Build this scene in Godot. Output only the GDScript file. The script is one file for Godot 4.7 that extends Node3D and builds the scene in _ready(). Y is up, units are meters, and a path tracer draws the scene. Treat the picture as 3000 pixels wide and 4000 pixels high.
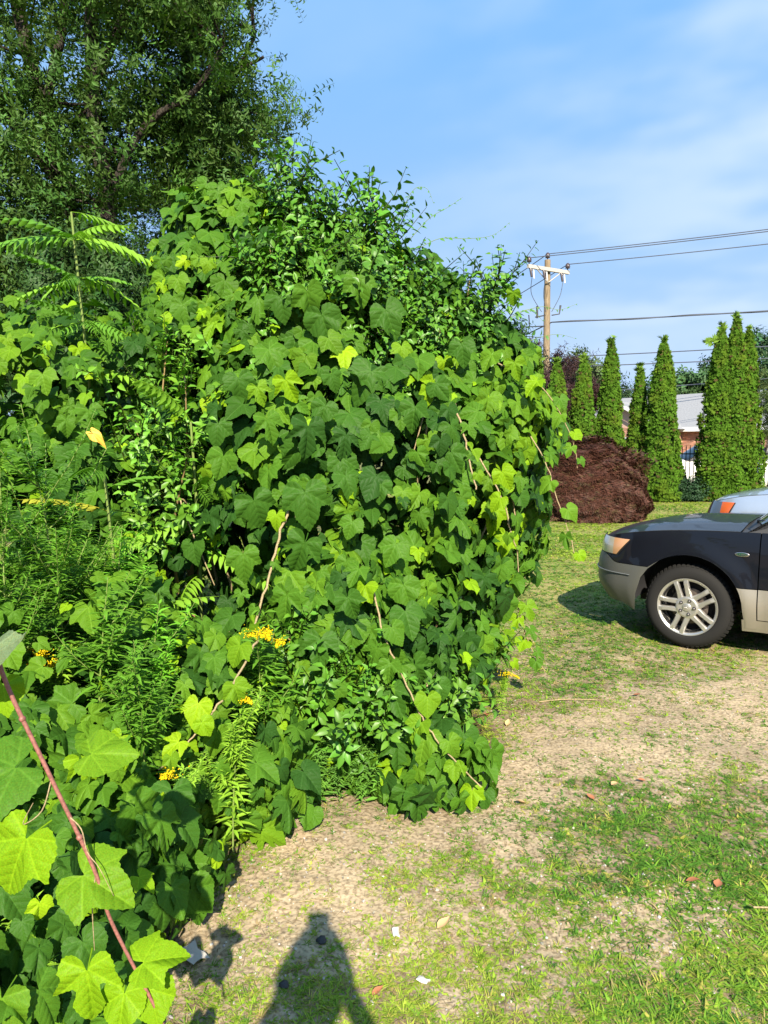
extends Node3D
# A vine-smothered thicket beside a sandy, weedy yard, with a parked car and a row of arborvitae behind. Metres, y up, the view looks along -z.

var rng := RandomNumberGenerator.new()
var noise := FastNoiseLite.new()
var noise2 := FastNoiseLite.new()
var taken := {}
var M := {}
var tones: Array = []
var blobs: Array = []        # the ellipsoids that the thickets fill: [centre, radii]
const EYE := Vector3(0, 1.63, 0)
const TO_SUN := Vector3(0.0791, 0.5713, 0.8169)


class MB:
	var v := PackedVector3Array()
	var uv := PackedVector2Array()
	var c := PackedColorArray()
	var idx := PackedInt32Array()
	var colored := false

	func vert(p: Vector3, t := Vector2.ZERO, col := Color.WHITE) -> int:
		v.push_back(p)
		uv.push_back(t)
		c.push_back(col)
		return v.size() - 1

	func tri(a: int, b: int, d: int) -> void:
		idx.push_back(a)
		idx.push_back(b)
		idx.push_back(d)

	func quad(a: int, b: int, d: int, e: int) -> void:
		tri(a, b, d)
		tri(a, d, e)

	# corners as points, clockwise seen from the front
	func face(a: Vector3, b: Vector3, d: Vector3, e: Vector3, col := Color.WHITE) -> void:
		var i := vert(a, Vector2(0, 0), col)
		vert(b, Vector2(1, 0), col)
		vert(d, Vector2(1, 1), col)
		vert(e, Vector2(0, 1), col)
		quad(i, i + 1, i + 2, i + 3)

	func box(at: Vector3, size: Vector3, b := Basis(), col := Color.WHITE) -> void:
		var h := size / 2.0
		for k in 6:
			var n := Vector3.ZERO
			n[k % 3] = 1.0 if k < 3 else -1.0
			var a := Vector3.ZERO
			a[(k + 1) % 3] = 1.0
			var d := n.cross(a)
			var o := at + b * (n * h)
			face(o + b * ((a + d) * h), o + b * ((a - d) * h), o + b * ((-a - d) * h), o + b * ((d - a) * h), col)

	func tube(path: Array, radii: Array, sides := 5, col := Color.WHITE, t := Vector2.ZERO, cap := true) -> void:
		var prev := Vector3.ZERO
		var base := v.size()
		var n := path.size()
		for i in n:
			var p: Vector3 = path[i]
			var d: Vector3 = ((path[mini(i + 1, n - 1)] as Vector3) - (path[maxi(i - 1, 0)] as Vector3)).normalized()
			var side := prev
			if i == 0:
				side = d.cross(Vector3.UP if absf(d.y) < 0.9 else Vector3.RIGHT)
			side = (side - d * side.dot(d)).normalized()
			prev = side
			var other := d.cross(side)
			var r: float = radii[mini(i, radii.size() - 1)]
			for k in sides:
				var a := TAU * k / sides
				vert(p + (side * cos(a) + other * sin(a)) * r, t if t != Vector2.ZERO else Vector2(float(k) / sides * 2.0, i), col)
		for i in n - 1:
			for k in sides:
				var a := base + i * sides + k
				var b := base + i * sides + (k + 1) % sides
				quad(a, a + sides, b + sides, b)
		if cap:
			var e := vert(path[n - 1], t, col)
			var s := vert(path[0], t, col)
			for k in sides:
				tri(base + (n - 1) * sides + k, e, base + (n - 1) * sides + (k + 1) % sides)
				tri(base + k, base + (k + 1) % sides, s)

	# profile of (radius, height) turned about the axis of b.y at o
	func lathe(o: Vector3, b: Basis, profile: Array, sides := 24, col := Color.WHITE) -> void:
		var base := v.size()
		for p in profile:
			for k in sides:
				var a := TAU * k / sides
				vert(o + b * Vector3(cos(a) * p[0], p[1], sin(a) * p[0]), Vector2(float(k) / sides, p[1]), col)
		for i in profile.size() - 1:
			for k in sides:
				var a := base + i * sides + k
				var d := base + i * sides + (k + 1) % sides
				quad(a, d, d + sides, a + sides)

	func blob(at: Vector3, r: Vector3, b := Basis(), rows := 5, sides := 8, col := Color.WHITE) -> void:
		var base := v.size()
		for i in rows + 1:
			var q := PI * (float(i) / rows - 0.5)
			for k in sides:
				var a := TAU * k / sides
				vert(at + b * (Vector3(cos(q) * cos(a), sin(q), cos(q) * sin(a)) * r), Vector2(float(k) / sides, float(i) / rows), col)
		for i in rows:
			for k in sides:
				var a := base + i * sides + k
				var d := base + i * sides + (k + 1) % sides
				quad(a, d, d + sides, a + sides)

	func mesh(mat: Material = null, smooth := true) -> ArrayMesh:
		var arrays := []
		arrays.resize(Mesh.ARRAY_MAX)
		if not smooth:
			var v2 := PackedVector3Array()
			var u2 := PackedVector2Array()
			var c2 := PackedColorArray()
			for i in idx:
				v2.push_back(v[i])
				u2.push_back(uv[i])
				c2.push_back(c[i])
			v = v2
			uv = u2
			c = c2
			idx = PackedInt32Array(range(v.size()))
		var n := PackedVector3Array()
		n.resize(v.size())
		for i in range(0, idx.size(), 3):
			var a := idx[i]
			var b := idx[i + 1]
			var d := idx[i + 2]
			var m := (v[d] - v[a]).cross(v[b] - v[a])
			n[a] += m
			n[b] += m
			n[d] += m
		for i in n.size():
			n[i] = n[i].normalized() if n[i].length_squared() > 1e-20 else Vector3.UP
		arrays[Mesh.ARRAY_VERTEX] = v
		arrays[Mesh.ARRAY_NORMAL] = n
		arrays[Mesh.ARRAY_TEX_UV] = uv
		if colored:
			arrays[Mesh.ARRAY_COLOR] = c
		arrays[Mesh.ARRAY_INDEX] = idx
		var m := ArrayMesh.new()
		m.add_surface_from_arrays(Mesh.PRIMITIVE_TRIANGLES, arrays)
		if mat:
			m.surface_set_material(0, mat)
		return m


# ---------------------------------------------------------------- naming and parenting
func numbered(parent: Node, called: String) -> String:
	var key := str(parent.get_instance_id()) + called
	var n: int = taken.get(key, 0)
	taken[key] = n + 1
	return called if n == 0 else "%s_%03d" % [called, n]


func tag(o: Node, label: String, category: String, group := "", kind := "") -> void:
	if label:
		o.set_meta("label", label)
	if category:
		o.set_meta("category", category)
	if group:
		o.set_meta("group", group)
	if kind:
		o.set_meta("kind", kind)


func thing(called: String, label: String, category: String, at := Vector3.ZERO, turn := 0.0, group := "") -> Node3D:
	var o := Node3D.new()
	o.name = numbered(self, called)
	add_child(o, true)
	o.position = at
	o.rotation.y = turn
	tag(o, label, category, group)
	return o


func part(called: String, m: Mesh, mat: Material, parent: Node, xf := Transform3D(), kind := "") -> MeshInstance3D:
	var o := MeshInstance3D.new()
	o.name = numbered(parent, called)
	o.mesh = m
	if mat:
		o.material_override = mat
	o.transform = xf
	if kind:
		o.set_meta("kind", kind)
	parent.add_child(o, true)
	return o


func struct(called: String, m: Mesh, mat: Material) -> MeshInstance3D:
	return part(called, m, mat, self, Transform3D(), "structure")


# one object that holds many copies of a mesh: places is an array of [Transform3D, Color]
func many(called: String, m: Mesh, mat: Material, places: Array, parent: Node) -> MultiMeshInstance3D:
	var mm := MultiMesh.new()
	mm.transform_format = MultiMesh.TRANSFORM_3D
	mm.use_colors = true
	mm.mesh = m
	mm.instance_count = places.size()
	for i in places.size():
		mm.set_instance_transform(i, places[i][0])
		mm.set_instance_color(i, places[i][1])
	var o := MultiMeshInstance3D.new()
	o.name = numbered(parent, called)
	o.multimesh = mm
	o.material_override = mat
	o.set_meta("kind", "stuff")
	parent.add_child(o, true)
	return o


func copy_of(o: Node3D, called: String, label: String, at: Vector3, turn: float, group := "") -> Node3D:
	var c: Node3D = o.duplicate()
	c.name = numbered(self, called)
	add_child(c, true)
	c.position = at
	c.rotation.y = turn
	if label:
		c.set_meta("label", label)
	if group:
		c.set_meta("group", group)
	return c


# ---------------------------------------------------------------- materials
func lin(r: float, g: float, b: float) -> Color:
	return Color(r, g, b).linear_to_srgb()


func mat(called: String, col: Color, rough := 0.7, metal := 0.0, spec := 0.5) -> StandardMaterial3D:
	var m := StandardMaterial3D.new()
	m.resource_name = called
	m.albedo_color = col.linear_to_srgb()
	m.roughness = rough
	m.metallic = metal
	m.metallic_specular = spec
	M[called] = m
	return m


func leafy(called: String, col: Color, through := 0.5, rough := 0.5, spec := 0.4) -> StandardMaterial3D:
	var m := mat(called, col, rough, 0.0, spec)
	m.vertex_color_use_as_albedo = true
	m.backlight_enabled = true
	m.backlight = Color(0.88, 1.0, 0.35) * Color(sqrt(through), sqrt(through), sqrt(through))
	m.cull_mode = BaseMaterial3D.CULL_DISABLED
	return m


func noise_tex(freq: float, ramp: Array, size := 512, seed_ := 1, oct := 4, kind := FastNoiseLite.TYPE_SIMPLEX_SMOOTH, normal := false, bump := 4.0) -> NoiseTexture2D:
	var n := FastNoiseLite.new()
	n.noise_type = kind
	n.frequency = freq
	n.seed = seed_
	n.fractal_octaves = oct
	var t := NoiseTexture2D.new()
	t.width = size
	t.height = size
	t.seamless = true
	t.noise = n
	if normal:
		t.as_normal_map = true
		t.bump_strength = bump
	elif ramp:
		var g := Gradient.new()
		var offs := PackedFloat32Array()
		var cols := PackedColorArray()
		for r in ramp:
			offs.push_back(r[0])
			cols.push_back((r[1] as Color).linear_to_srgb())
		g.offsets = offs
		g.colors = cols
		t.color_ramp = g
	return t


func rr(a: float, b: float) -> float:
	return rng.randf_range(a, b)


func jit(s: float) -> Vector3:
	return Vector3(rng.randfn(), rng.randfn(), rng.randfn()) * s


# a frame whose z is the leaf's upper side and whose y is the leaf's tip
func frame(n: Vector3, tip: Vector3) -> Basis:
	n = n.normalized()
	var y := tip - n * tip.dot(n)
	if y.length_squared() < 1e-6:
		y = n.cross(Vector3.RIGHT)
	y = y.normalized()
	return Basis(y.cross(n), y, n)


func spline(points: Array, per := 6) -> Array:
	var out := []
	var n := points.size()
	for i in n - 1:
		var p0: Vector3 = points[maxi(i - 1, 0)]
		var p1: Vector3 = points[i]
		var p2: Vector3 = points[i + 1]
		var p3: Vector3 = points[mini(i + 2, n - 1)]
		for k in per:
			out.append(p1.cubic_interpolate(p2, p0, p3, float(k) / per))
	out.append(points[n - 1])
	return out


func taper(n: int, a: float, b: float) -> Array:
	var out := []
	for i in n:
		out.append(lerpf(a, b, float(i) / maxf(n - 1, 1)))
	return out


func gh(x: float, f: float) -> float:        # height of the ground
	return (noise.get_noise_2d(x * 30.0, f * 30.0) * 0.035 + noise2.get_noise_2d(x * 90.0, f * 90.0) * 0.012) * clampf(1.0 - f / 40.0, 0.2, 1.0)


# how grassy the ground is, 0 for bare sand to 1
func grassy(x: float, f: float) -> float:
	var d := 9.0
	for s in [[Vector2(3.4, 5.3), Vector2(1.6, 4.1)], [Vector2(1.6, 4.1), Vector2(0.75, 3.55)], [Vector2(0.75, 3.55), Vector2(-0.1, 2.85)], [Vector2(-0.1, 2.85), Vector2(-0.55, 2.25)], [Vector2(2.3, 3.9), Vector2(1.3, 3.6)]]:
		d = minf(d, Vector2(x, f).distance_to(Geometry2D.get_closest_point_to_segment(Vector2(x, f), s[0], s[1])))
	var g := 0.86 - 0.84 * exp(-pow(d / 0.36, 2.0))
	g -= 0.7 * exp(-pow(Vector2((x - 0.9) / 0.32, (f - 2.33) / 0.17).length(), 2.0))
	g -= 0.35 * exp(-pow(Vector2((x - 0.1) / 0.55, (f - 2.2) / 0.5).length(), 2.0))
	g += noise.get_noise_2d(x * 110.0 + 500.0, f * 110.0) * 0.55 + noise2.get_noise_2d(x * 300.0, f * 300.0 + 90.0) * 0.35
	g += 0.3 * smoothstep(0.7, 1.5, x) * smoothstep(3.0, 2.2, f)
	return clampf(g, 0.0, 1.0)


func _ready() -> void:
	rng.seed = 20240811
	noise.seed = 7
	noise.frequency = 0.02
	noise.fractal_octaves = 3
	noise2.seed = 21
	noise2.frequency = 0.02
	noise2.fractal_octaves = 2

	# camera
	var cam := Camera3D.new()
	cam.name = "camera"
	cam.position = EYE
	cam.rotation_degrees = Vector3(-5.4, 0, 0)
	cam.fov = 71.6
	cam.near = 0.05
	cam.far = 2500.0
	add_child(cam)
	cam.current = true

	# sky
	var we := WorldEnvironment.new()
	we.name = "world_environment"
	var env := Environment.new()
	env.background_mode = Environment.BG_SKY
	var sky := Sky.new()
	var pano := PanoramaSkyMaterial.new()
	pano.panorama = sky_picture()
	sky.sky_material = pano
	env.sky = sky
	env.background_energy_multiplier = 0.67
	env.ambient_light_source = Environment.AMBIENT_SOURCE_SKY
	env.tonemap_mode = Environment.TONE_MAPPER_LINEAR
	env.tonemap_exposure = 2.15
	env.sdfgi_enabled = true
	env.ssao_enabled = true
	env.ssil_enabled = true
	we.environment = env
	add_child(we)

	# sun
	var sun := DirectionalLight3D.new()
	sun.name = "sun"
	sun.light_energy = 1.6
	sun.light_color = Color(1.0, 0.955, 0.87)
	sun.light_angular_distance = 0.5
	sun.shadow_enabled = true
	add_child(sun)
	sun.look_at_from_position(TO_SUN * 50.0, Vector3.ZERO)

	make_materials()
	build_ground()
	build_house()
	build_far_trees()
	build_pole()
	build_fence()
	build_arborvitae()
	build_maple()
	build_big_trees()
	build_cars()
	build_thicket()
	build_grass()
	build_litter()
	build_photographer()


func sky_picture() -> ImageTexture:
	var w := 1024
	var h := 512
	var im := Image.create(w, h, false, Image.FORMAT_RGBF)
	var n := FastNoiseLite.new()
	n.seed = 5
	n.frequency = 1.0
	n.fractal_octaves = 5
	n.fractal_gain = 0.55
	for j in h:
		var up := PI * (0.5 - (j + 0.5) / h)
		var y := sin(up)
		for i in w:
			var az := TAU * ((i + 0.5) / w - 0.5) + PI      # 0 straight ahead, positive to the right
			var d := Vector3(sin(az) * cos(up), y, -cos(az) * cos(up))
			var c: Color
			if y >= 0.0:
				var t := pow(1.0 - y, 2.3)
				c = Color(0.11, 0.34, 0.69).lerp(Color(0.41, 0.54, 0.74), t)
				# a little whiter air round the sun
				var s := maxf(d.dot(TO_SUN), 0.0)
				c += Color(0.5, 0.48, 0.42) * pow(s, 24.0) * 0.8
				# thin high cloud in bands that run up to the right
				var q := d / (y + 0.22)
				var band := n.get_noise_3d(q.x * 0.9 + q.z * 0.5, q.z * 2.1 - q.x * 0.8, 3.0)
				var fine := n.get_noise_3d(q.x * 4.0 + 9.0, q.z * 7.0 - q.x * 3.0, 8.0)
				var cover := smoothstep(-0.45, 0.5, band + 0.3 * fine)
				var side := smoothstep(-0.02, 0.40, sin(wrapf(az, -PI, PI) * 0.5 + 0.02)) * 0.85 + 0.15
				var cl := cover * side * 0.86 * smoothstep(0.0, 0.1, y)
				# one faint low streak by the pole
				cl = maxf(cl, 0.34 * exp(-pow((y - 0.145 - 0.02 * fine) / 0.035, 2.0)) * exp(-pow((wrapf(az, -PI, PI) - 0.42) / 0.2, 2.0)))
				c = c.lerp(Color(0.56, 0.66, 0.80), clampf(cl, 0.0, 1.0))
			else:
				c = Color(0.40, 0.54, 0.75).lerp(Color(0.13, 0.13, 0.09), smoothstep(0.0, -0.06, y))
			im.set_pixel(i, j, c)
	return ImageTexture.create_from_image(im)


func make_materials() -> void:
	# leaf tones (real leaf reflectances), from deep mature green to fresh yellow green
	var pal := [Color(0.045, 0.146, 0.022), Color(0.072, 0.212, 0.023), Color(0.112, 0.295, 0.024), Color(0.162, 0.375, 0.024), Color(0.225, 0.48, 0.022), Color(0.31, 0.61, 0.016), Color(0.40, 0.70, 0.02)]
	var lt := leaf_pictures()
	tones = []
	for i in pal.size():
		var m := leafy("vine_leaf_%d" % i, pal[i], 0.42 if i < 4 else 0.6, 0.5, 0.22)
		m.albedo_texture = lt[0]
		m.normal_enabled = true
		m.normal_texture = lt[1]
		m.normal_scale = 0.4
		m.vertex_color_use_as_albedo = false
		tones.append(m)
	var any := leafy("vine_leaf_any", Color.WHITE, 0.45, 0.5, 0.22)
	any.albedo_texture = lt[0]
	any.normal_enabled = true
	any.normal_texture = lt[1]
	any.normal_scale = 0.4
	leafy("small_leaf", Color.WHITE, 0.42, 0.42, 0.42)
	leafy("tree_leaf", Color.WHITE, 0.35, 0.5, 0.3)
	leafy("grass", Color.WHITE, 0.42, 0.6, 0.25)
	leafy("conifer", Color.WHITE, 0.22, 0.75, 0.2)
	leafy("maple_leaf", Color.WHITE, 0.2, 0.55, 0.3)
	leafy("petal", Color.WHITE, 0.35, 0.8, 0.1)
	var st := mat("stem", Color(0.30, 0.20, 0.085), 0.75)
	st.vertex_color_use_as_albedo = false
	mat("green_stem", Color(0.17, 0.24, 0.05), 0.7)
	mat("red_stem", Color(0.30, 0.10, 0.075), 0.55)
	mat("tan_stem", Color(0.42, 0.29, 0.13), 0.75)
	var bark := mat("bark", Color.WHITE, 0.95, 0.0, 0.2)
	bark.albedo_texture = noise_tex(0.02, [[0.0, Color(0.018, 0.015, 0.012)], [0.5, Color(0.045, 0.037, 0.030)], [0.78, Color(0.085, 0.077, 0.064)], [1.0, Color(0.26, 0.25, 0.20)]], 512, 3, 5)
	bark.uv1_triplanar = true
	bark.uv1_world_triplanar = true
	bark.uv1_scale = Vector3(1.6, 0.35, 1.6)
	bark.heightmap_enabled = true
	bark.heightmap_texture = noise_tex(0.03, [], 512, 8, 4)
	bark.heightmap_scale = 5.0
	for e in [["red_stem", Color(0.30, 0.12, 0.095), Color(0.17, 0.065, 0.05)], ["tan_stem", Color(0.38, 0.30, 0.16), Color(0.19, 0.135, 0.065)]]:
		var m: StandardMaterial3D = M[e[0]]
		m.albedo_color = Color.WHITE
		m.albedo_texture = noise_tex(0.05, [[0.25, e[2]], [0.7, e[1]]], 256, 4, 4)
		m.uv1_triplanar = true
		m.uv1_scale = Vector3(9, 9, 9)


# one leaf picture for all vines: pale veins, mottled blade; and its relief
func leaf_pictures() -> Array:
	var s := 256
	var im := Image.create(s, s, false, Image.FORMAT_RGB8)
	var hi := Image.create(s, s, false, Image.FORMAT_RGB8)
	var angles := [0.0, 0.92, -0.92, 1.95, -1.95]
	for j in s:
		for i in s:
			var x := (float(i) / s - 0.5) / 0.72
			var y := (0.5 - float(j) / s) / 0.72 + 0.3
			var r := sqrt(x * x + y * y)
			var ang := atan2(x, y)
			var best := 9.0
			var bi := 0
			for k in 5:
				var d := absf(wrapf(ang - angles[k], -PI, PI))
				if d < best:
					best = d
					bi = k
			var a := r * cos(best)
			var b := r * sin(best)
			var main := 1.0 - smoothstep(0.004, 0.016 + 0.01 * (1.0 - r), b)
			var fr := absf(fposmod((a - b * 0.85) * 6.5 + 0.37 * bi, 1.0) - 0.5)
			var second := (1.0 - smoothstep(0.0, 0.075, fr)) * smoothstep(1.1, 0.2, r)
			var third := 1.0 - smoothstep(0.0, 0.16, absf(fposmod((a + b) * 22.0, 1.0) - 0.5))
			var vein := maxf(main, 0.55 * second)
			var mot := noise.get_noise_2d(i * 7.0, j * 7.0) * 0.10 + noise2.get_noise_2d(i * 26.0, j * 26.0) * 0.05
			var g := clampf(0.76 + mot - 0.05 * third, 0.3, 1.0)
			var spot := noise2.get_noise_2d(i * 16.0 + 900.0, j * 16.0)
			var c := Color(g, g, g)
			if spot > 0.40:
				c = c.lerp(Color(0.95, 0.62, 0.4), 0.55)
			c = c.lerp(Color(1.0, 0.93, 1.0), vein * 0.42)
			im.set_pixel(i, j, c)
			var puff := sin(clampf(fr * 2.0, 0.0, 1.0) * PI * 0.5) * 0.35 + smoothstep(0.0, 0.12, b) * 0.45
			var hgt := clampf(puff + mot * 0.5, 0.0, 1.0)
			hi.set_pixel(i, j, Color(hgt, hgt, hgt))
	hi.bump_map_to_normal_map(9.0)
	return [ImageTexture.create_from_image(im), ImageTexture.create_from_image(hi)]


# a lobed, toothed vine leaf about 1 long, base at the origin, tip along +y, upper side +z; the petiole runs back and down
func vine_leaf(half: Array, seed_: int, curl: float, droop: float, petiole := true, holes := 0, fold := 0.10) -> ArrayMesh:
	var r := RandomNumberGenerator.new()
	r.seed = seed_
	var pts: Array = []
	var full: Array = []
	for p in half:
		full.append(Vector2(p[0] * r.randf_range(0.93, 1.07), p[1] + r.randf_range(-0.02, 0.02)))
	var back := []
	for i in range(half.size() - 2, 0, -1):
		back.append(Vector2(-half[i][0] * r.randf_range(0.93, 1.07), half[i][1] + r.randf_range(-0.03, 0.03)))
	full.append_array(back)
	for i in full.size():
		var p0: Vector2 = full[i]
		var p1: Vector2 = full[(i + 1) % full.size()]
		var pm: Vector2 = full[(i + full.size() - 1) % full.size()]
		var p2: Vector2 = full[(i + 2) % full.size()]
		var nn := maxi(2, int(p0.distance_to(p1) / 0.042))
		for k in nn:
			var q := p0.cubic_interpolate(p1, pm, p2, float(k) / nn) if p0.y < 0.5 else p0.lerp(p1, float(k) / nn)
			var out := q.normalized()
			if i > 0 and i < full.size() - 1:
				q += out * (0.012 if (pts.size() % 2) == 0 else -0.009) * r.randf_range(0.6, 1.3)
			pts.append(q)
	var mb := MB.new()
	var o := Vector2(0, 0.05)
	var ph := r.randf() * TAU
	var lift := func(p: Vector2) -> float:
		var l := p.length()
		var a := absf(atan2(p.x, p.y))
		var f := 0.0
		for va in [0.0, 0.92, 1.95]:
			f = maxf(f, 1.0 - absf(a - va) / 0.45)
		var z := -0.085 * l * clampf(f, 0.0, 1.0)
		z -= curl * l * l * (0.6 + 0.4 * absf(p.x) * 2.0)
		z -= droop * maxf(p.y, 0.0) * maxf(p.y, 0.0)
		z += fold * absf(p.x)
		z += 0.065 * l * sin(a * 5.0 + ph + signf(p.x)) + 0.03 * l * sin(p.x * 9.0 + ph)
		return z
	var rings := [0.38, 0.72, 1.0]
	var to_uv := func(p: Vector2) -> Vector2: return Vector2(p.x * 0.72 + 0.5, 0.5 - (p.y - 0.3) * 0.72)
	var ci := mb.vert(Vector3(o.x, o.y, lift.call(o) as float), to_uv.call(o))
	var n := pts.size()
	for t in rings:
		for p in pts:
			var q: Vector2 = o.lerp(p, t)
			if t < 1.0:
				q = o.lerp(p, t * 0.97)
			mb.vert(Vector3(q.x, q.y, lift.call(q) as float), to_uv.call(q))
	for k in n:
		mb.tri(ci, 1 + (k + 1) % n, 1 + k)
		for t in rings.size() - 1:
			if holes > 0 and t == 1 and r.randf() < 0.012 * holes:
				continue
			var a := 1 + t * n + k
			var b := 1 + t * n + (k + 1) % n
			mb.quad(a, b, b + n, a + n)
	if petiole:
		mb.tube([Vector3(0, 0.06, -0.02), Vector3(0, -0.05, -0.14), Vector3(0.03, -0.16, -0.42)], [0.014, 0.013, 0.016], 4, Color.WHITE, Vector2(0.5, 0.72 * 0.3 + 0.4), false)
	return mb.mesh()


# a plain pointed leaf with a folded midrib
func simple_leaf(mb: MB, at: Vector3, b: Basis, l: float, w: float, fold: float, droop: float, col: Color, segs := 3) -> void:
	var base := mb.v.size()
	for i in segs + 1:
		var t := float(i) / segs
		var hw := w * 0.5 * sin(PI * pow(t, 0.75)) if i < segs else 0.0
		hw = maxf(hw, 0.004 * w)
		var y := l * t
		var z := -droop * l * t * t
		var sh := 1.0
		mb.vert(at + b * Vector3(-hw, y, z + fold * hw), Vector2(0, t), col * sh)
		mb.vert(at + b * Vector3(0, y, z), Vector2(0.5, t), col * 1.12)
		mb.vert(at + b * Vector3(hw, y, z + fold * hw), Vector2(1, t), col * sh)
	for i in segs:
		var a := base + i * 3
		mb.quad(a, a + 3, a + 4, a + 1)
		mb.quad(a + 1, a + 4, a + 5, a + 2)


# a leafy twig along +y: elliptic leaves set alternately round a thin stem
func twig(seed_: int, l: float, n: int, leaf: float, wide: float, up: float, stem_r := 0.004, stem_col := Color(0.2, 0.15, 0.06)) -> ArrayMesh:
	var r := RandomNumberGenerator.new()
	r.seed = seed_
	var mb := MB.new()
	mb.colored = true
	var bend := Vector3(r.randf_range(-0.1, 0.1), 0, r.randf_range(-0.1, 0.1)) * l
	mb.tube([Vector3.ZERO, Vector3(0, l * 0.5, 0) + bend, Vector3(0, l, 0)], [stem_r, stem_r * 0.8, stem_r * 0.4], 4, stem_col)
	for i in n:
		var t := (i + 0.6) / n
		var at := Vector3(0, l * t, 0) + bend * 4.0 * t * (1.0 - t)
		var a := i * 2.4 + r.randf_range(-0.4, 0.4)
		var out := Vector3(cos(a), 0, sin(a))
		var tip := (out + Vector3.UP * r.randf_range(up - 0.35, up + 0.35)).normalized()
		var nrm := (Vector3.UP * 0.9 - out * 0.35 + Vector3(r.randfn(), r.randfn(), r.randfn()) * 0.22)
		var s := leaf * r.randf_range(0.7, 1.15) * (1.0 - 0.35 * t)
		var g := r.randf_range(0.8, 1.2)
		simple_leaf(mb, at + tip * leaf * 0.12, frame(nrm, tip), s, s * wide, 0.35, r.randf_range(0.1, 0.45), Color(g, g, g))
	return mb.mesh()


# a compound leaf along +y: leaflets in pairs on an arching rachis
func compound_leaf(seed_: int, l: float, pairs: int, leaflet: float, wide: float, arch: float, hang := 0.3) -> ArrayMesh:
	var r := RandomNumberGenerator.new()
	r.seed = seed_
	var mb := MB.new()
	mb.colored = true
	var path := []
	for i in 9:
		var t := i / 8.0
		path.append(Vector3(0, l * t, -arch * l * t * t))
	mb.tube(path, taper(9, 0.005, 0.0018), 4, Color(1.25, 1.05, 0.7))
	for i in pairs + 1:
		var t := 0.16 + 0.84 * float(i) / pairs
		var at := Vector3(0, l * t, -arch * l * t * t)
		var dirn := Vector3(0, 1, -2.0 * arch * t).normalized()
		var s := leaflet * (1.0 - 0.5 * pow(absf(t - 0.45) / 0.55, 2.0)) * r.randf_range(0.85, 1.1)
		for k in ([-1.0, 1.0] if i < pairs else [0.0]):
			var tip: Vector3 = (Vector3(k, 0, -hang * absf(k)) + dirn * 0.45 + Vector3(r.randf_range(-0.12, 0.12), 0, r.randf_range(-0.15, 0.15))).normalized()
			var nrm := Vector3(-k * 0.0, 0, 1) + Vector3(k * hang, 0, 0) * 0.7 + dirn * 0.1
			var g := r.randf_range(0.85, 1.15)
			simple_leaf(mb, at, frame(nrm, tip), s, s * wide, 0.25, r.randf_range(0.15, 0.4), Color(g, g, g), 4)
	return mb.mesh()


# the biggest leaves on the sunny face of the mound: x, height, distance forward, size, tone
func hero_leaves() -> Array:
	return [
		[-0.37, 1.67, 3.47, 0.225, 0], [-0.19, 1.64, 3.48, 0.192, 0], [-0.48, 1.92, 3.61, 0.174, 5], [-0.09, 1.96, 3.68, 0.237, 1], [0.2, 1.98, 3.87, 0.236, 0], [-0.3, 1.79, 3.53, 0.171, 1], [-0.56, 1.72, 3.51, 0.182, 2],
		[-0.37, 1.35, 3.38, 0.243, 1], [-0.17, 1.45, 3.42, 0.189, 1], [-0.61, 1.32, 3.4, 0.222, 1], [0.39, 1.54, 3.75, 0.219, 1], [0.29, 1.77, 3.78, 0.183, 1], [-0.03, 1.63, 3.51, 0.194, 2], [-0.02, 1.41, 3.45, 0.158, 1],
		[0.09, 1.38, 3.49, 0.125, 3], [-0.16, 1.24, 3.36, 0.154, 2], [-0.39, 1.13, 3.29, 0.227, 1], [0.04, 1.13, 3.32, 0.197, 2], [-0.45, 0.91, 3.17, 0.2, 2], [-0.68, 1.06, 3.4, 0.19, 2], [-0.13, 1.05, 3.18, 0.137, 2],
		[0.1, 0.95, 3.22, 0.17, 2], [-0.15, 0.92, 3.11, 0.175, 1], [0.11, 0.84, 3.16, 0.179, 1], [-0.04, 0.71, 3.05, 0.163, 2], [-0.28, 0.74, 3.04, 0.173, 1], [-0.41, 0.5, 3.05, 0.194, 1], [-0.23, 0.55, 3.01, 0.161, 2],
		[0.05, 0.51, 3.06, 0.175, 1], [0.17, 0.32, 3.0, 0.172, 3], [0.3, 0.25, 2.91, 0.119, 4], [0.38, 0.11, 2.95, 0.141, 5], [0.1, 2.14, 3.96, 0.178, 4], [0.35, 2.09, 4.19, 0.135, 5], [0.68, 1.39, 4.07, 0.186, 5],
		[0.62, 1.23, 3.96, 0.207, 5], [0.7, 1.06, 4.1, 0.189, 5], [0.74, 2.06, 4.05, 0.156, 4], [0.86, 1.97, 4.05, 0.13, 4], [0.03, 2.32, 3.98, 0.28, 1], [-0.4, 2.4, 3.91, 0.274, 2], [-0.55, 2.38, 3.91, 0.224, 1],
		[-0.7, 2.72, 4.17, 0.29, 0], [-0.58, 2.09, 3.77, 0.218, 2], [-0.74, 1.93, 3.69, 0.19, 1], [-0.84, 1.7, 3.6, 0.187, 1], [-0.8, 1.54, 3.52, 0.183, 2], [-0.32, 2.27, 3.88, 0.223, 1], [-0.13, 2.49, 3.99, 0.229, 2],
		[0.44, 2.15, 4.05, 0.182, 1], [0.62, 1.85, 4.16, 0.188, 0], [0.72, 2.45, 4.05, 0.129, 4], [0.16, 1.52, 3.56, 0.162, 1], [0.24, 1.63, 3.66, 0.142, 3], [-0.68, 2.38, 3.94, 0.201, 2], [-0.63, 1.89, 3.62, 0.14, 4]]


func V(x: float, y: float, f: float) -> Vector3:
	return Vector3(x, y, -f)


func pts(a: Array) -> Array:
	var out := []
	for p in a:
		out.append(V(p[0], p[1], p[2]))
	return out


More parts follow.
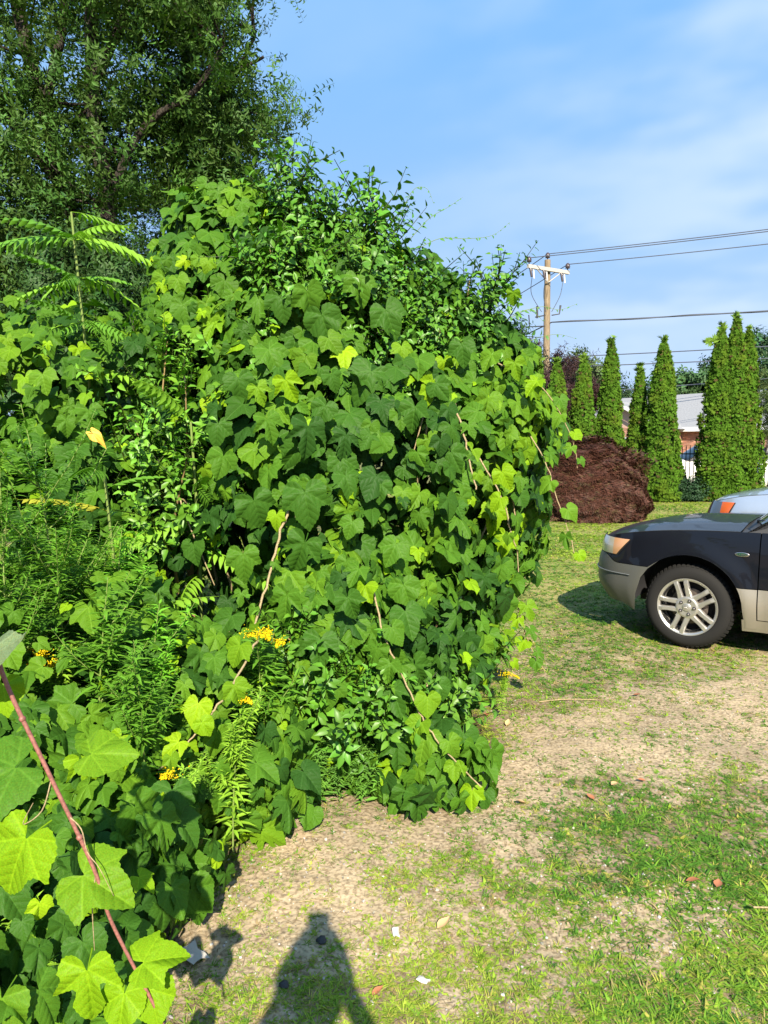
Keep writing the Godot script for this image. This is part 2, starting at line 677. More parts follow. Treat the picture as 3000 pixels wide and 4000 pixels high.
func inside_any(p: Vector3, k: float, skip := -1) -> bool:
	for i in blobs.size():
		if i != skip and ((p - blobs[i][0]) / blobs[i][1]).length_squared() < k:
			return true
	return false


# a point on the thicket's skin: [place, outward]
func on_skin(own: Array, shrink := 1.0) -> Array:
	for attempt in 200:
		var i: int = own[rng.randi() % own.size()]
		var b: Array = blobs[i]
		if rng.randf() > b[2]:
			continue
		var d := jit(1.0).normalized()
		var r: Vector3 = b[1] * shrink
		var p: Vector3 = b[0] + d * r
		var n := (d / r).normalized()
		var rough := noise.get_noise_3dv(p * 38.0) * 0.26 + noise2.get_noise_3dv(p * 110.0) * 0.12
		p += n * rough
		if p.y < 0.04 or inside_any(p, 0.90 * shrink * shrink, i):
			continue
		if n.dot((EYE - p).normalized()) < -0.45:
			continue
		return [p, n]
	return []


# is the place hidden from the yard by the thickets in front of it
func hidden(p: Vector3) -> bool:
	var d := EYE - p
	var l := d.length()
	d /= l
	var t := 0.22
	while t < minf(l, 3.0):
		if inside_any(p + d * t, 0.8):
			return true
		t += 0.16
	return false


func in_view(p: Vector3, margin := 0.0) -> bool:
	var q := (p - EYE).rotated(Vector3.RIGHT, deg_to_rad(5.4))
	if q.z > -0.2:
		return false
	return absf(q.x / q.z) < 0.541 + margin and absf(q.y / q.z) < 0.721 + margin


var vine_meshes: Array = []


func make_vine_meshes() -> void:
	var heart := [[0, 0.02], [0.07, -0.15], [0.22, -0.24], [0.38, -0.18], [0.49, 0.0], [0.51, 0.18], [0.47, 0.34], [0.36, 0.46], [0.22, 0.62], [0.09, 0.77], [0, 0.86]]
	var lobed := [[0, 0.02], [0.07, -0.13], [0.2, -0.25], [0.37, -0.2], [0.48, -0.03], [0.49, 0.12], [0.56, 0.33], [0.40, 0.37], [0.30, 0.42], [0.26, 0.58], [0.13, 0.76], [0, 0.88]]
	var deep := [[0, 0.02], [0.08, -0.14], [0.22, -0.26], [0.39, -0.2], [0.47, -0.02], [0.45, 0.1], [0.58, 0.38], [0.42, 0.36], [0.24, 0.28], [0.21, 0.4], [0.27, 0.58], [0.14, 0.78], [0, 0.92]]
	var round_ := [[0, 0.03], [0.06, -0.18], [0.22, -0.28], [0.4, -0.22], [0.52, -0.02], [0.53, 0.2], [0.46, 0.38], [0.36, 0.5], [0.2, 0.64], [0.07, 0.74], [0, 0.79]]
	vine_meshes = [vine_leaf(heart, 1, 0.16, 0.12), vine_leaf(lobed, 2, 0.2, 0.1), vine_leaf(deep, 3, 0.12, 0.15), vine_leaf(round_, 4, 0.22, 0.06), vine_leaf(lobed, 5, 0.28, 0.25, true, 2), vine_leaf(heart, 6, 0.08, 0.3), vine_leaf(deep, 7, 0.25, 0.05, true, 3), vine_leaf(round_, 8, 0.1, 0.2, true, 1), vine_leaf(lobed, 9, 0.15, 0.35, true, 1, 0.42), vine_leaf(deep, 10, 0.12, 0.2, true, 2, -0.28), vine_leaf(lobed, 11, 0.3, 0.45, true, 3, 0.22)]


func vine_pick() -> int:
	var r := rng.randf()
	return 0 if r < 0.1 else 1 if r < 0.28 else 2 if r < 0.40 else 3 if r < 0.48 else 4 if r < 0.6 else 5 if r < 0.65 else 6 if r < 0.72 else 7 if r < 0.77 else 8 if r < 0.86 else 9 if r < 0.93 else 10


func leaf_color(tone: int) -> Color:
	return (tones[tone].albedo_color as Color).srgb_to_linear()


func place_leaf(p: Vector3, n: Vector3, tip: Vector3, s: float) -> Transform3D:
	var b := frame(n, tip)
	var o := p - b.y * s * 0.3
	if o.y < 0.05:
		o.y = 0.05
	return Transform3D(b.scaled_local(Vector3(s * rr(0.92, 1.1), s, s)), o)


# leaves shingled over the skin of the given blobs; the ones that show largest are parts, the rest one mass
func clothe(root: Node3D, own: Array, n: int, lo: float, hi: float, most: int, young: float, heroes := []) -> void:
	var recs := []
	for h in heroes:
		var p := V(h[0], h[1], h[2])
		var nn := (TO_SUN * 0.5 + (EYE - p).normalized() * 0.7 + jit(0.26)).normalized()
		recs.append([100.0, place_leaf(p, nn, Vector3(rr(-0.5, 0.5), -1, 0.2), h[3] * rr(0.68, 0.88)), h[5] if h.size() > 5 else vine_pick(), h[4]])
	for i in n:
		var q := on_skin(own, 1.0 if i % 4 else 0.74 if i % 8 else 0.42)
		if q.is_empty():
			continue
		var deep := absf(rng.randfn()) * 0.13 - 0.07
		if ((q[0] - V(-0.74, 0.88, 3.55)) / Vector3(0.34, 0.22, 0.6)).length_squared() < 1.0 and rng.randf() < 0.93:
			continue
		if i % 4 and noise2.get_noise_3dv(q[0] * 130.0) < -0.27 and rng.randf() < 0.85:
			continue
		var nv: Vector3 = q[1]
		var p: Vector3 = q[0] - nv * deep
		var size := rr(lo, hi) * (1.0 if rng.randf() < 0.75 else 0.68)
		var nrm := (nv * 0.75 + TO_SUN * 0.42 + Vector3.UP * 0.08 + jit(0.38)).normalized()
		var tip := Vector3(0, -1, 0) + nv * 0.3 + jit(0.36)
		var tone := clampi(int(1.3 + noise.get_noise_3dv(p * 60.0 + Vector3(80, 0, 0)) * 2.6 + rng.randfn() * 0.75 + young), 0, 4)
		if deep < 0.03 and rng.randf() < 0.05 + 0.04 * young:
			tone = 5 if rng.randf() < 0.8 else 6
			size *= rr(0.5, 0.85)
		var score := size / p.distance_to(EYE) * clampf(nrm.dot((EYE - p).normalized()) + 0.25, 0.05, 1.0)
		if deep > 0.12 or i % 4 == 0:
			score *= 0.25
		if not in_view(p) or hidden(p):
			score *= 0.02
		recs.append([score, place_leaf(p, nrm, tip, size), vine_pick(), tone])
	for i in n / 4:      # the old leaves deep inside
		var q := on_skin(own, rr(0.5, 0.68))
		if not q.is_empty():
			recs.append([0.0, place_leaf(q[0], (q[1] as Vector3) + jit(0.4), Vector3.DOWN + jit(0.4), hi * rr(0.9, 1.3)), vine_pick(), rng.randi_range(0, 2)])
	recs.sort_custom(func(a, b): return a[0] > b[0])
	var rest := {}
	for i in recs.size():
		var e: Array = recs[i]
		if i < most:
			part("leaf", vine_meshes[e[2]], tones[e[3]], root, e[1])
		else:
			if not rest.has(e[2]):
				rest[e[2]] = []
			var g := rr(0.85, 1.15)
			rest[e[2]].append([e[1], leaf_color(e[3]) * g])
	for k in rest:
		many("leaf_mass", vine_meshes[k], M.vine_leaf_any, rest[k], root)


# a trailing shoot: a stem with leaves at its nodes
func vine_shoot(root: Node3D, path: Array, r0: float, r1: float, stem: String, leaf: float, n: int, tone_lo: int, tone_hi: int, tip_small := 0.5) -> void:
	var sp := spline(path, 6)
	for i in sp.size():
		sp[i] += jit(r0 * 0.5)
	var mb := MB.new()
	mb.tube(sp, taper(sp.size(), r0, r1), 6)
	for i in n:      # swollen nodes
		var at: Vector3 = sp[int((i + 0.5) / n * (sp.size() - 1))]
		mb.blob(at, Vector3.ONE * r0 * 1.5, Basis(), 3, 6)
	part("vine_stem", mb.mesh(), M[stem], root)
	for i in n:
		var t := (i + 0.5) / n
		var at: Vector3 = sp[int(t * (sp.size() - 1))]
		var s := leaf * lerpf(1.0, tip_small, t) * rr(0.8, 1.15)
		var side := 1.0 if i % 2 else -1.0
		var p := at + Vector3(side * s * 0.45, s * 0.12, s * 0.2)
		var nrm := (TO_SUN * 0.6 + (EYE - p).normalized() * 0.5 + Vector3(side * 0.35, 0.2, 0) + jit(0.25)).normalized()
		part("leaf", vine_meshes[vine_pick()], tones[rng.randi_range(tone_lo, tone_hi)], root, place_leaf(p, nrm, Vector3(side * 0.55, -0.8, 0.25) + jit(0.2), s))


func tendril(root: Node3D, path: Array, leaf: float, n: int, r0 := 0.0022) -> void:
	var sp := spline(path, 6)
	var mb := MB.new()
	mb.tube(sp, taper(sp.size(), r0, 0.0008), 4)
	part("tendril_stem", mb.mesh(), M.green_stem, root)
	var lm := MB.new()
	lm.colored = true
	for i in n:
		var t := (i + 0.7) / n
		var at: Vector3 = sp[int(t * (sp.size() - 1))]
		var s := leaf * lerpf(1.0, 0.35, t) * rr(0.7, 1.2)
		var g := rr(0.8, 1.2)
		simple_leaf(lm, at, frame(Vector3(rr(-0.5, 0.5), 0.6, 0.8), Vector3(rr(-0.9, 0.9), rr(-1.0, 0.3), rr(-0.4, 0.4))), s, s * 0.5, 0.3, 0.2, Color(0.06 * g, 0.17 * g, 0.03))
	part("tendril_leaves", lm.mesh(), M.small_leaf, root, Transform3D(), "stuff")


# a shrub of upright branches and many small leaves: branches are parts, the leaf sprays one mass
func leafy_shrub(root: Node3D, base: Vector3, tops: Array, spread: float, leaf: float, sprays: int, col: Color, mesh_seed: int, low := 0.45) -> void:
	var tipm := twig(mesh_seed + 7, 0.17, 6, leaf * 1.05, 0.5, 0.7)
	var tips := []
	var kinds := [twig(mesh_seed, 0.3, 13, leaf, 0.52, 0.5), twig(mesh_seed + 1, 0.24, 11, leaf, 0.55, 0.3), twig(mesh_seed + 2, 0.34, 14, leaf * 0.9, 0.5, 0.75)]
	var lists := [[], [], []]
	for t in tops:
		var top: Vector3 = t
		var mid := base.lerp(top, 0.55) + Vector3(rr(-0.12, 0.12), 0.1, rr(-0.1, 0.1))
		var sp := spline([base + Vector3(rr(-0.15, 0.15), 0, rr(-0.15, 0.15)), mid, top], 6)
		var mb := MB.new()
		mb.tube(sp, taper(sp.size(), 0.016, 0.0028), 5)
		part("branch", mb.mesh(), M.stem, root)
		# the leading shoot carries leaves to its very tip
		for k in 9:
			var u := 0.80 + 0.2 * k / 8.0
			var at: Vector3 = sp[int(u * (sp.size() - 1))]
			at = at.lerp(sp[mini(int(u * (sp.size() - 1)) + 1, sp.size() - 1)], u * (sp.size() - 1) - int(u * (sp.size() - 1)))
			var g := rr(0.8, 1.25)
			tips.append([Transform3D(Basis.from_euler(Vector3(rr(-0.35, 0.35), rr(0, TAU), rr(-0.35, 0.35))) * Basis.from_scale(Vector3.ONE * rr(0.6, 1.0)), at), Color(col.r * g, col.g * g, col.b * g)])
	for i in sprays:
		var top: Vector3 = tops[rng.randi() % tops.size()]
		var u := rr(low, 0.97)
		var c := base.lerp(top, u)
		var w := spread * (1.15 - u)
		var p := c + Vector3(rng.randfn() * w, rng.randfn() * w * 0.5, rng.randfn() * w)
		var out := (p - c).normalized()
		var tip := (Vector3.UP * 0.8 + out * 0.9 + jit(0.3)).normalized()
		var g := rr(0.72, 1.25)
		var b := Basis(Quaternion(Vector3.UP, tip)) * Basis(Vector3.UP, rr(0, TAU))
		lists[i % 3].append([Transform3D(b.scaled_local(Vector3.ONE * rr(0.75, 1.15)), p), Color(col.r * g * rr(0.9, 1.2), col.g * g, col.b * g)])
	for k in 3:
		many("leaf_sprays", kinds[k], M.small_leaf, lists[k], root)
	many("shoot_tips", tipm, M.small_leaf, tips, root)


# an upright weed with narrow leaves all the way up
func weed_meshes(seed_: int, h: float, leaves: int, leaf: float, wide: float, branchy: float) -> Array:
	var r := RandomNumberGenerator.new()
	r.seed = seed_
	var stem := MB.new()
	var fol := MB.new()
	fol.colored = true
	var axis := []
	var lean := Vector3(r.randf_range(-0.1, 0.1), 0, r.randf_range(-0.05, 0.12)) * h
	for i in 9:
		var t := i / 8.0
		axis.append(Vector3(0, h * t, 0) + lean * t * t)
	stem.tube(axis, taper(9, 0.006, 0.0015), 5)
	var lines := [axis]
	for i in int(branchy):
		var t := r.randf_range(0.35, 0.8)
		var at: Vector3 = Vector3(0, h * t, 0) + lean * t * t
		var a := r.randf() * TAU
		var l := h * r.randf_range(0.16, 0.3)
		var br := []
		for k in 5:
			var u := k / 4.0
			br.append(at + Vector3(cos(a), 0, sin(a)) * l * u * 0.7 + Vector3.UP * l * u * (0.5 + 0.4 * u))
		stem.tube(br, taper(5, 0.003, 0.001), 4)
		lines.append(br)
	for li in lines.size():
		var line: Array = lines[li]
		var n := leaves if li == 0 else int(leaves * 0.34)
		for i in n:
			var t := 0.12 + 0.88 * float(i) / n if li == 0 else 0.15 + 0.85 * float(i) / n
			var f := t * (line.size() - 1)
			var at: Vector3 = (line[int(f)] as Vector3).lerp(line[mini(int(f) + 1, line.size() - 1)], f - int(f))
			var a := i * 2.4 + r.randf_range(-0.4, 0.4)
			var out := Vector3(cos(a), 0, sin(a))
			var upw := lerpf(0.15, 1.4, t * t) + r.randf_range(-0.2, 0.25)
			var tip := (out + Vector3.UP * upw).normalized()
			var s := leaf * (1.0 - 0.5 * t) * r.randf_range(0.75, 1.15) * (1.0 if li == 0 else 0.72)
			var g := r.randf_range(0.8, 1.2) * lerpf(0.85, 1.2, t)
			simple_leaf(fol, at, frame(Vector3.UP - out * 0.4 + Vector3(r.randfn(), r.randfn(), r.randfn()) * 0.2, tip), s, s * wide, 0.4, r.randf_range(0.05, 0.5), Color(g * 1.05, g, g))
	return [stem.mesh(), fol.mesh()]


func plume(root: Node3D, at: Vector3, dirs: Array, l: float, col := Color(0.74, 0.54, 0.012)) -> void:
	for d in dirs:
		var mb := MB.new()
		mb.colored = true
		var dirv: Vector3 = d
		for i in 150:
			var t := pow(rng.randf(), 0.8)
			var w := 0.016 * (1.1 - t)
			var p := at + dirv * l * t - Vector3.UP * l * 0.45 * t * t + Vector3(rng.randfn() * w, rng.randfn() * w * 0.6 + 0.004, rng.randfn() * w)
			var g := rr(0.75, 1.15)
			mb.blob(p, Vector3.ONE * rr(0.0018, 0.0036), Basis(), 3, 5, Color(col.r * g, col.g * g * rr(0.9, 1.08), col.b))
		part("flower_plume", mb.mesh(), M.petal, root, Transform3D(), "stuff")


func build_thicket() -> void:
	make_vine_meshes()
	# centre, radii, how readily it is sampled
	blobs = [
		[V(-0.38, 1.05, 4.70), Vector3(1.20, 1.45, 1.25), 1.0],     # 0 the main mound
		[V(-0.42, 2.05, 4.75), Vector3(0.95, 0.95, 0.80), 0.7],     # 1 its upper part
		[V(-0.20, 0.45, 3.95), Vector3(0.70, 0.95, 0.85), 0.9],     # 2 the apron in front
		[V(0.44, 1.34, 4.75), Vector3(0.58, 0.90, 0.65), 0.6],      # 3 the bulge on the right
		[V(-2.10, 1.12, 4.70), Vector3(1.28, 1.40, 1.15), 1.0],     # 4 the bank on the left
		[V(-1.02, 2.22, 4.72), Vector3(0.62, 1.0, 0.55), 0.8],     # 5 saddle between the two
		[V(-0.95, 0.25, 3.25), Vector3(0.62, 0.55, 0.75), 0.7],     # 6 low growth, middle left
		[V(-1.50, 0.30, 2.90), Vector3(0.75, 0.75, 0.90), 0.6],     # 7 low growth, far left
		[V(-1.12, 0.10, 2.20), Vector3(0.50, 0.50, 0.80), 0.6],     # 8 low growth at the near left corner
		[V(0.20, 0.10, 3.30), Vector3(0.28, 0.22, 0.36), 0.12],     # 9 the toe that runs out on the sand
		[V(0.32, 1.82, 4.72), Vector3(0.60, 0.80, 0.52), 0.5],      # 10 the right shoulder
	]
	var vine := thing("grape_vine", "huge grape vine smothering the tall shrub in the middle, trailing onto bare sand", "grape vine", V(-0.3, 0, 4.4))
	vine.position = Vector3.ZERO
	clothe(vine, [0, 1, 2, 3, 9, 10], 4000, 0.08, 0.165, 300, 0.8, hero_leaves())
	for s in [[[[-0.46, 1.35, 3.45], [-0.51, 1.15, 3.35], [-0.55, 0.97, 3.25], [-0.59, 0.79, 3.1]], 0.0068, 0.0055, "tan_stem", 0.09, 3], [[[-0.06, 1.0, 3.25], [0.0, 0.78, 3.12], [0.1, 0.57, 3.05], [0.18, 0.42, 3.0], [0.27, 0.31, 2.95], [0.41, 0.18, 2.9]], 0.005, 0.003, "tan_stem", 0.14, 7],
			[[[0.36, 1.86, 3.75], [0.41, 1.7, 3.7], [0.44, 1.54, 3.65], [0.47, 1.4, 3.6]], 0.006, 0.004, "tan_stem", 0.1, 4], [[[0.60, 1.05, 4.2], [0.72, 0.84, 4.2], [0.82, 0.62, 4.25], [0.9, 0.40, 4.3], [1.0, 0.22, 4.3]], 0.006, 0.003, "tan_stem", 0.15, 11], [[[0.45, 0.9, 4.0], [0.58, 0.7, 4.0], [0.68, 0.5, 4.05], [0.76, 0.3, 4.05]], 0.005, 0.003, "tan_stem", 0.14, 8],
			[[[0.78, 1.85, 4.3], [0.92, 1.55, 4.1], [0.98, 1.32, 4.0], [1.05, 1.09, 3.95], [1.07, 0.98, 3.9]], 0.004, 0.002, "tan_stem", 0.13, 6], [[[0.62, 2.1, 4.1], [0.86, 1.98, 4.05], [1.0, 1.8, 4.05], [1.08, 1.62, 4.05], [1.1, 1.5, 4.05]], 0.004, 0.002, "tan_stem", 0.12, 8],
			[[[0.5, 1.6, 3.9], [0.63, 1.35, 3.8], [0.68, 1.15, 3.75], [0.72, 1.05, 3.75]], 0.005, 0.003, "tan_stem", 0.14, 6]]:
		vine_shoot(vine, pts(s[0]), s[1], s[2], s[3], s[4], s[5], 2, 5)
	for i in 5:
		var q := on_skin([0, 2, 3], 1.0)
		if q.is_empty():
			continue
		var p: Vector3 = q[0]
		var root_at := Vector3(p.x * 0.6 - 0.1, 0, -4.3)
		var mb := MB.new()
		var sp := spline([root_at, root_at.lerp(p, 0.5) + Vector3(0, 0.35, 0.1), p + Vector3(0, 0.05, 0.02), p + Vector3(rr(-0.2, 0.2), -0.4, 0.06)], 6)
		mb.tube(sp, taper(sp.size(), 0.010, 0.003), 5)
		part("vine_stem", mb.mesh(), M.tan_stem, vine)

	var left := thing("grape_vine", "grape vine draped over the bank of brush at the foot of the big trees", "grape vine")
	clothe(left, [4, 5], 3200, 0.075, 0.155, 300, 1.3)
	var low := thing("grape_vine", "low grape vine with dark overlapping leaves spreading over the weeds beside the sand", "grape vine")
	clothe(low, [6, 7, 8], 2700, 0.07, 0.135, 300, 0.9)
	vine_shoot(low, pts([[-0.5, 0.86, 2.75], [-0.57, 0.73, 2.5], [-0.63, 0.67, 2.4], [-0.68, 0.6, 2.35], [-0.76, 0.54, 2.3]]), 0.005, 0.002, "tan_stem", 0.12, 6, 4, 6)

	# the long red shoot close to the lens
	var shoot := thing("grape_vine_shoot", "long bare reddish vine shoot with bright yellow-green leaves arching across the near left corner", "vine shoot")
	var path := pts([[-0.72, 1.34, 1.27], [-0.69, 1.22, 1.25], [-0.618, 1.04, 1.25], [-0.54, 0.85, 1.25], [-0.51, 0.742, 1.25], [-0.437, 0.578, 1.25], [-0.40, 0.50, 1.24]])
	var spn := spline(path, 6)
	var mb2 := MB.new()
	mb2.tube(spn, taper(spn.size(), 0.0045, 0.0028), 8)
	for t in [0.14, 0.26, 0.45, 0.62, 0.8]:
		mb2.blob(spn[int(t * (spn.size() - 1))], Vector3(0.0068, 0.006, 0.0068), Basis(), 4, 7)
	part("vine_stem", mb2.mesh(), M.red_stem, shoot)
	var under: StandardMaterial3D = (tones[1] as StandardMaterial3D).duplicate()
	under.albedo_color = lin(0.26, 0.38, 0.18)
	# place, size, tone, tip, kind
	for e in [[V(-0.70, 1.265, 1.2), 0.12, 7, Vector3(1.0, -0.3, -0.1), 5, Vector3(0.1, -0.85, -0.4)], [V(-0.70, 1.19, 1.27), 0.07, 5, Vector3(0.2, -1, 0.1), 0, Vector3(0.1, 0.4, 0.9)], [V(-0.70, 1.02, 1.3), 0.15, 2, Vector3(-0.6, -0.6, 0), 1, Vector3(0.1, 0.8, 0.6)], [V(-0.645, 0.925, 1.22), 0.135, 5, Vector3(-0.45, -1.0, 0.1), 1, Vector3(-0.2, 0.35, 0.9)],
			[V(-0.56, 0.835, 1.25), 0.125, 4, Vector3(0.9, -0.35, 0.2), 1, Vector3(0.1, 0.75, 0.6)], [V(-0.555, 0.655, 1.24), 0.11, 5, Vector3(0.1, -1.0, 0.1), 2, Vector3(0.1, 0.25, 0.95)], [V(-0.455, 0.66, 1.25), 0.10, 5, Vector3(0.9, 0.1, -0.3), 1, Vector3(0.0, 0.9, 0.4)],
			[V(-0.49, 0.60, 1.25), 0.085, 5, Vector3(-0.1, -1, 0.2), 3, Vector3(-0.1, 0.5, 0.8)], [V(-0.445, 0.60, 1.26), 0.085, 5, Vector3(0.3, -1, 0.2), 0, Vector3(0.1, 0.5, 0.8)], [V(-0.60, 1.0, 1.4), 0.11, 4, Vector3(1.0, -0.1, -0.2), 0, Vector3(0, 0.9, 0.5)], [V(-0.45, 0.47, 1.22), 0.075, 6, Vector3(0.1, -1, 0.2), 5, Vector3(0.2, 0.3, 0.9)]]:
		part("leaf", vine_meshes[e[4]], tones[e[2]] if e[2] < 7 else under, shoot, Transform3D(frame(e[5], e[3]).scaled_local(Vector3.ONE * (e[1] as float)), e[0]))
	for e in [[[-0.583, 0.95, 1.25], [-0.555, 0.93, 1.24], [-0.545, 0.885, 1.24], [-0.52, 0.86, 1.23], [-0.50, 0.80, 1.24]], [[-0.61, 1.02, 1.25], [-0.62, 0.97, 1.23], [-0.65, 0.95, 1.22], [-0.63, 0.99, 1.22]], [[-0.535, 0.84, 1.25], [-0.54, 0.78, 1.24], [-0.535, 0.70, 1.23]]]:
		var tb := MB.new()
		var sp := spline(pts(e), 5)
		tb.tube(sp, taper(sp.size(), 0.0016, 0.0007), 4)
		part("tendril", tb.mesh(), M.tan_stem, shoot)

	# shrubs that stand up through the vines
	var oak := Color(0.085, 0.235, 0.018)
	var s1 := thing("wild_shrub", "tall wild shrub with upright small-leaved twigs at the very top of the mound", "shrub")
	leafy_shrub(s1, V(-0.45, 0.2, 4.75), pts([[-0.60, 3.32, 4.5], [-0.42, 3.12, 4.5], [-0.27, 2.92, 4.5], [-0.47, 2.78, 4.15], [-0.64, 2.72, 4.1]]), 0.17, 0.08, 760, oak, 40, 0.62)
	var s2 := thing("wild_shrub", "wild shrub with one tall leafy shoot against the sky, right of the mound's peak", "shrub")
	leafy_shrub(s2, V(-0.05, 0.2, 4.8), pts([[-0.07, 3.12, 4.4], [0.06, 2.72, 4.5], [0.18, 2.62, 4.5], [-0.15, 2.6, 4.15], [0.26, 2.42, 4.4]]), 0.16, 0.078, 560, oak, 50, 0.62)
	var s3 := thing("wild_shrub", "wild shrub whose twigs lean out over the mound's right shoulder toward the utility pole", "shrub")
	leafy_shrub(s3, V(0.25, 0.2, 4.9), pts([[0.73, 2.74, 4.6], [0.54, 2.66, 4.6], [0.58, 2.22, 4.6], [0.68, 2.0, 4.6], [0.34, 2.32, 4.4], [0.66, 1.85, 4.4]]), 0.12, 0.072, 480, oak, 60, 0.6)
	var s4 := thing("wild_shrub", "sprawling shrub with small round leaves in the hollow left of the mound", "shrub")
	leafy_shrub(s4, V(-1.2, 0.1, 4.4), pts([[-0.95, 2.35, 4.1], [-1.2, 2.2, 4.0], [-1.05, 1.95, 3.8], [-1.45, 2.3, 4.2], [-1.3, 1.7, 3.75], [-1.0, 1.55, 3.6]]), 0.22, 0.07, 260, Color(0.115, 0.29, 0.022), 70, 0.5)
	var s5 := thing("wild_shrub", "small-leaved shrub under the vine's hem at the mound's sandy front", "shrub")
	leafy_shrub(s5, V(-0.15, 0.02, 3.6), pts([[-0.45, 0.75, 3.2], [-0.2, 0.55, 3.1], [0.1, 0.45, 3.15], [-0.35, 0.45, 3.05], [0.35, 0.4, 3.5], [0.5, 0.5, 4.0]]), 0.2, 0.075, 260, Color(0.095, 0.25, 0.02), 80, 0.35)

	var bs := thing("bittersweet_vine", "thin bittersweet tendrils reaching from the mound's right slope into the sky", "climbing vine")
	for e in [[[[0.2, 2.85, 4.6], [0.35, 2.92, 4.6], [0.52, 2.92, 4.6], [0.68, 2.94, 4.6], [0.79, 3.02, 4.6]], 18], [[[0.05, 2.9, 4.6], [0.12, 3.1, 4.6], [0.19, 3.22, 4.6], [0.27, 3.22, 4.6], [0.31, 3.13, 4.6]], 12], [[[0.15, 2.9, 4.6], [0.28, 3.04, 4.6], [0.4, 3.11, 4.6], [0.49, 3.17, 4.6]], 12]]:
		tendril(bs, pts(e[0]), 0.045, e[1])
	var bs2 := thing("bittersweet_vine", "thin bittersweet tendrils stretching from the mound's right edge across the utility pole", "climbing vine")
	for e in [[[[0.75, 2.4, 4.8], [0.9, 2.5, 4.8], [1.05, 2.54, 4.8], [1.16, 2.52, 4.8], [1.28, 2.56, 4.8]], 12], [[[0.8, 2.45, 4.8], [0.95, 2.52, 4.8], [1.06, 2.44, 4.8]], 8], [[[0.85, 2.25, 4.8], [1.0, 2.33, 4.8], [1.15, 2.36, 4.8], [1.28, 2.33, 4.8]], 7]]:
		tendril(bs2, pts(e[0]), 0.05, e[1])

	build_saplings()
	build_weeds()


func build_saplings() -> void:
	var cm := [compound_leaf(11, 0.55, 9, 0.125, 0.38, 0.45, 0.95), compound_leaf(12, 0.48, 8, 0.12, 0.40, 0.6, 0.8), compound_leaf(13, 0.6, 10, 0.12, 0.38, 0.3, 1.1)]
	var fresh := leafy("sapling_leaf", Color(0.20, 0.40, 0.03), 0.55, 0.5, 0.35)
	var yellow := leafy("yellow_leaflet", Color(0.36, 0.36, 0.03), 0.55, 0.5, 0.35)
	var deep := leafy("sapling_leaf_deep", Color(0.115, 0.28, 0.025), 0.5, 0.5, 0.35)
	# tall sapling, upper left
	var defs := [
		["sapling with a pale green stem and fans of narrow leaflets rising above the left vines", V(-1.72, 0.3, 4.3), V(-1.66, 2.86, 3.9), 24, 0.74, 0.62],
		["low sapling with long drooping compound leaves at the left edge, beneath the fan-leaved sapling", V(-2.1, 0.3, 3.6), V(-2.02, 1.72, 3.5), 5, 0.7, 0.6],
		["sapling with yellowing leaflets half buried in the brush below the round-leaved shrub", V(-1.35, 0.1, 3.5), V(-1.3, 1.5, 3.3), 9, 0.4, 0.8],
		["sapling with small leaflets in the shaded hollow beside the mound", V(-1.05, 0.1, 3.9), V(-1.0, 1.75, 3.7), 9, 0.5, 0.8]]
	for di in defs.size():
		var d: Array = defs[di]
		var t := thing("tree_of_heaven_sapling", d[0], "sapling")
		var sp := spline([d[1], (d[1] as Vector3).lerp(d[2], 0.5) + Vector3(0.03, 0, 0), d[2]], 6)
		var mb := MB.new()
		mb.tube(sp, taper(sp.size(), 0.013, 0.006), 6)
		part("stem", mb.mesh(), M.green_stem, t)
		for i in int(d[3]):
			var u := lerpf(d[4], 1.0, float(i) / (d[3] - 1))
			var at: Vector3 = sp[int(u * (sp.size() - 1))]
			var a := i * 2.4 + 0.6 * di
			var out := Vector3(cos(a), 0, sin(a))
			var up := lerpf(-0.1, 0.9, pow((u - d[4]) / (1.0 - d[4]), 1.5)) + rr(-0.1, 0.1)
			var tip := (out + Vector3.UP * up).normalized()
			var m: Material = fresh if rng.randf() < 0.65 else deep
			if di == 2 and i % 3 == 0:
				m = yellow
			part("compound_leaf", cm[i % 3], m, t, Transform3D(frame(Vector3.UP - out * up * 0.6 + jit(0.18), tip + jit(0.12)).scaled_local(Vector3(1, 1, rr(0.4, 1.5)) * (d[5] * rr(0.75, 1.1) as float)), at))
	# one dead yellow leaf caught in the brush
	var dry := part("withered_leaf", vine_meshes[5], mat("withered", Color(0.62, 0.38, 0.05), 0.7), self, Transform3D(frame(Vector3(0.2, 0.5, 0.8), Vector3(0.8, -0.6, 0.2)).scaled_local(Vector3(0.06, 0.1, 0.16)), V(-1.45, 1.69, 3.55)))
	tag(dry, "curled yellow withered leaf caught in the brush on the left", "dead leaf")


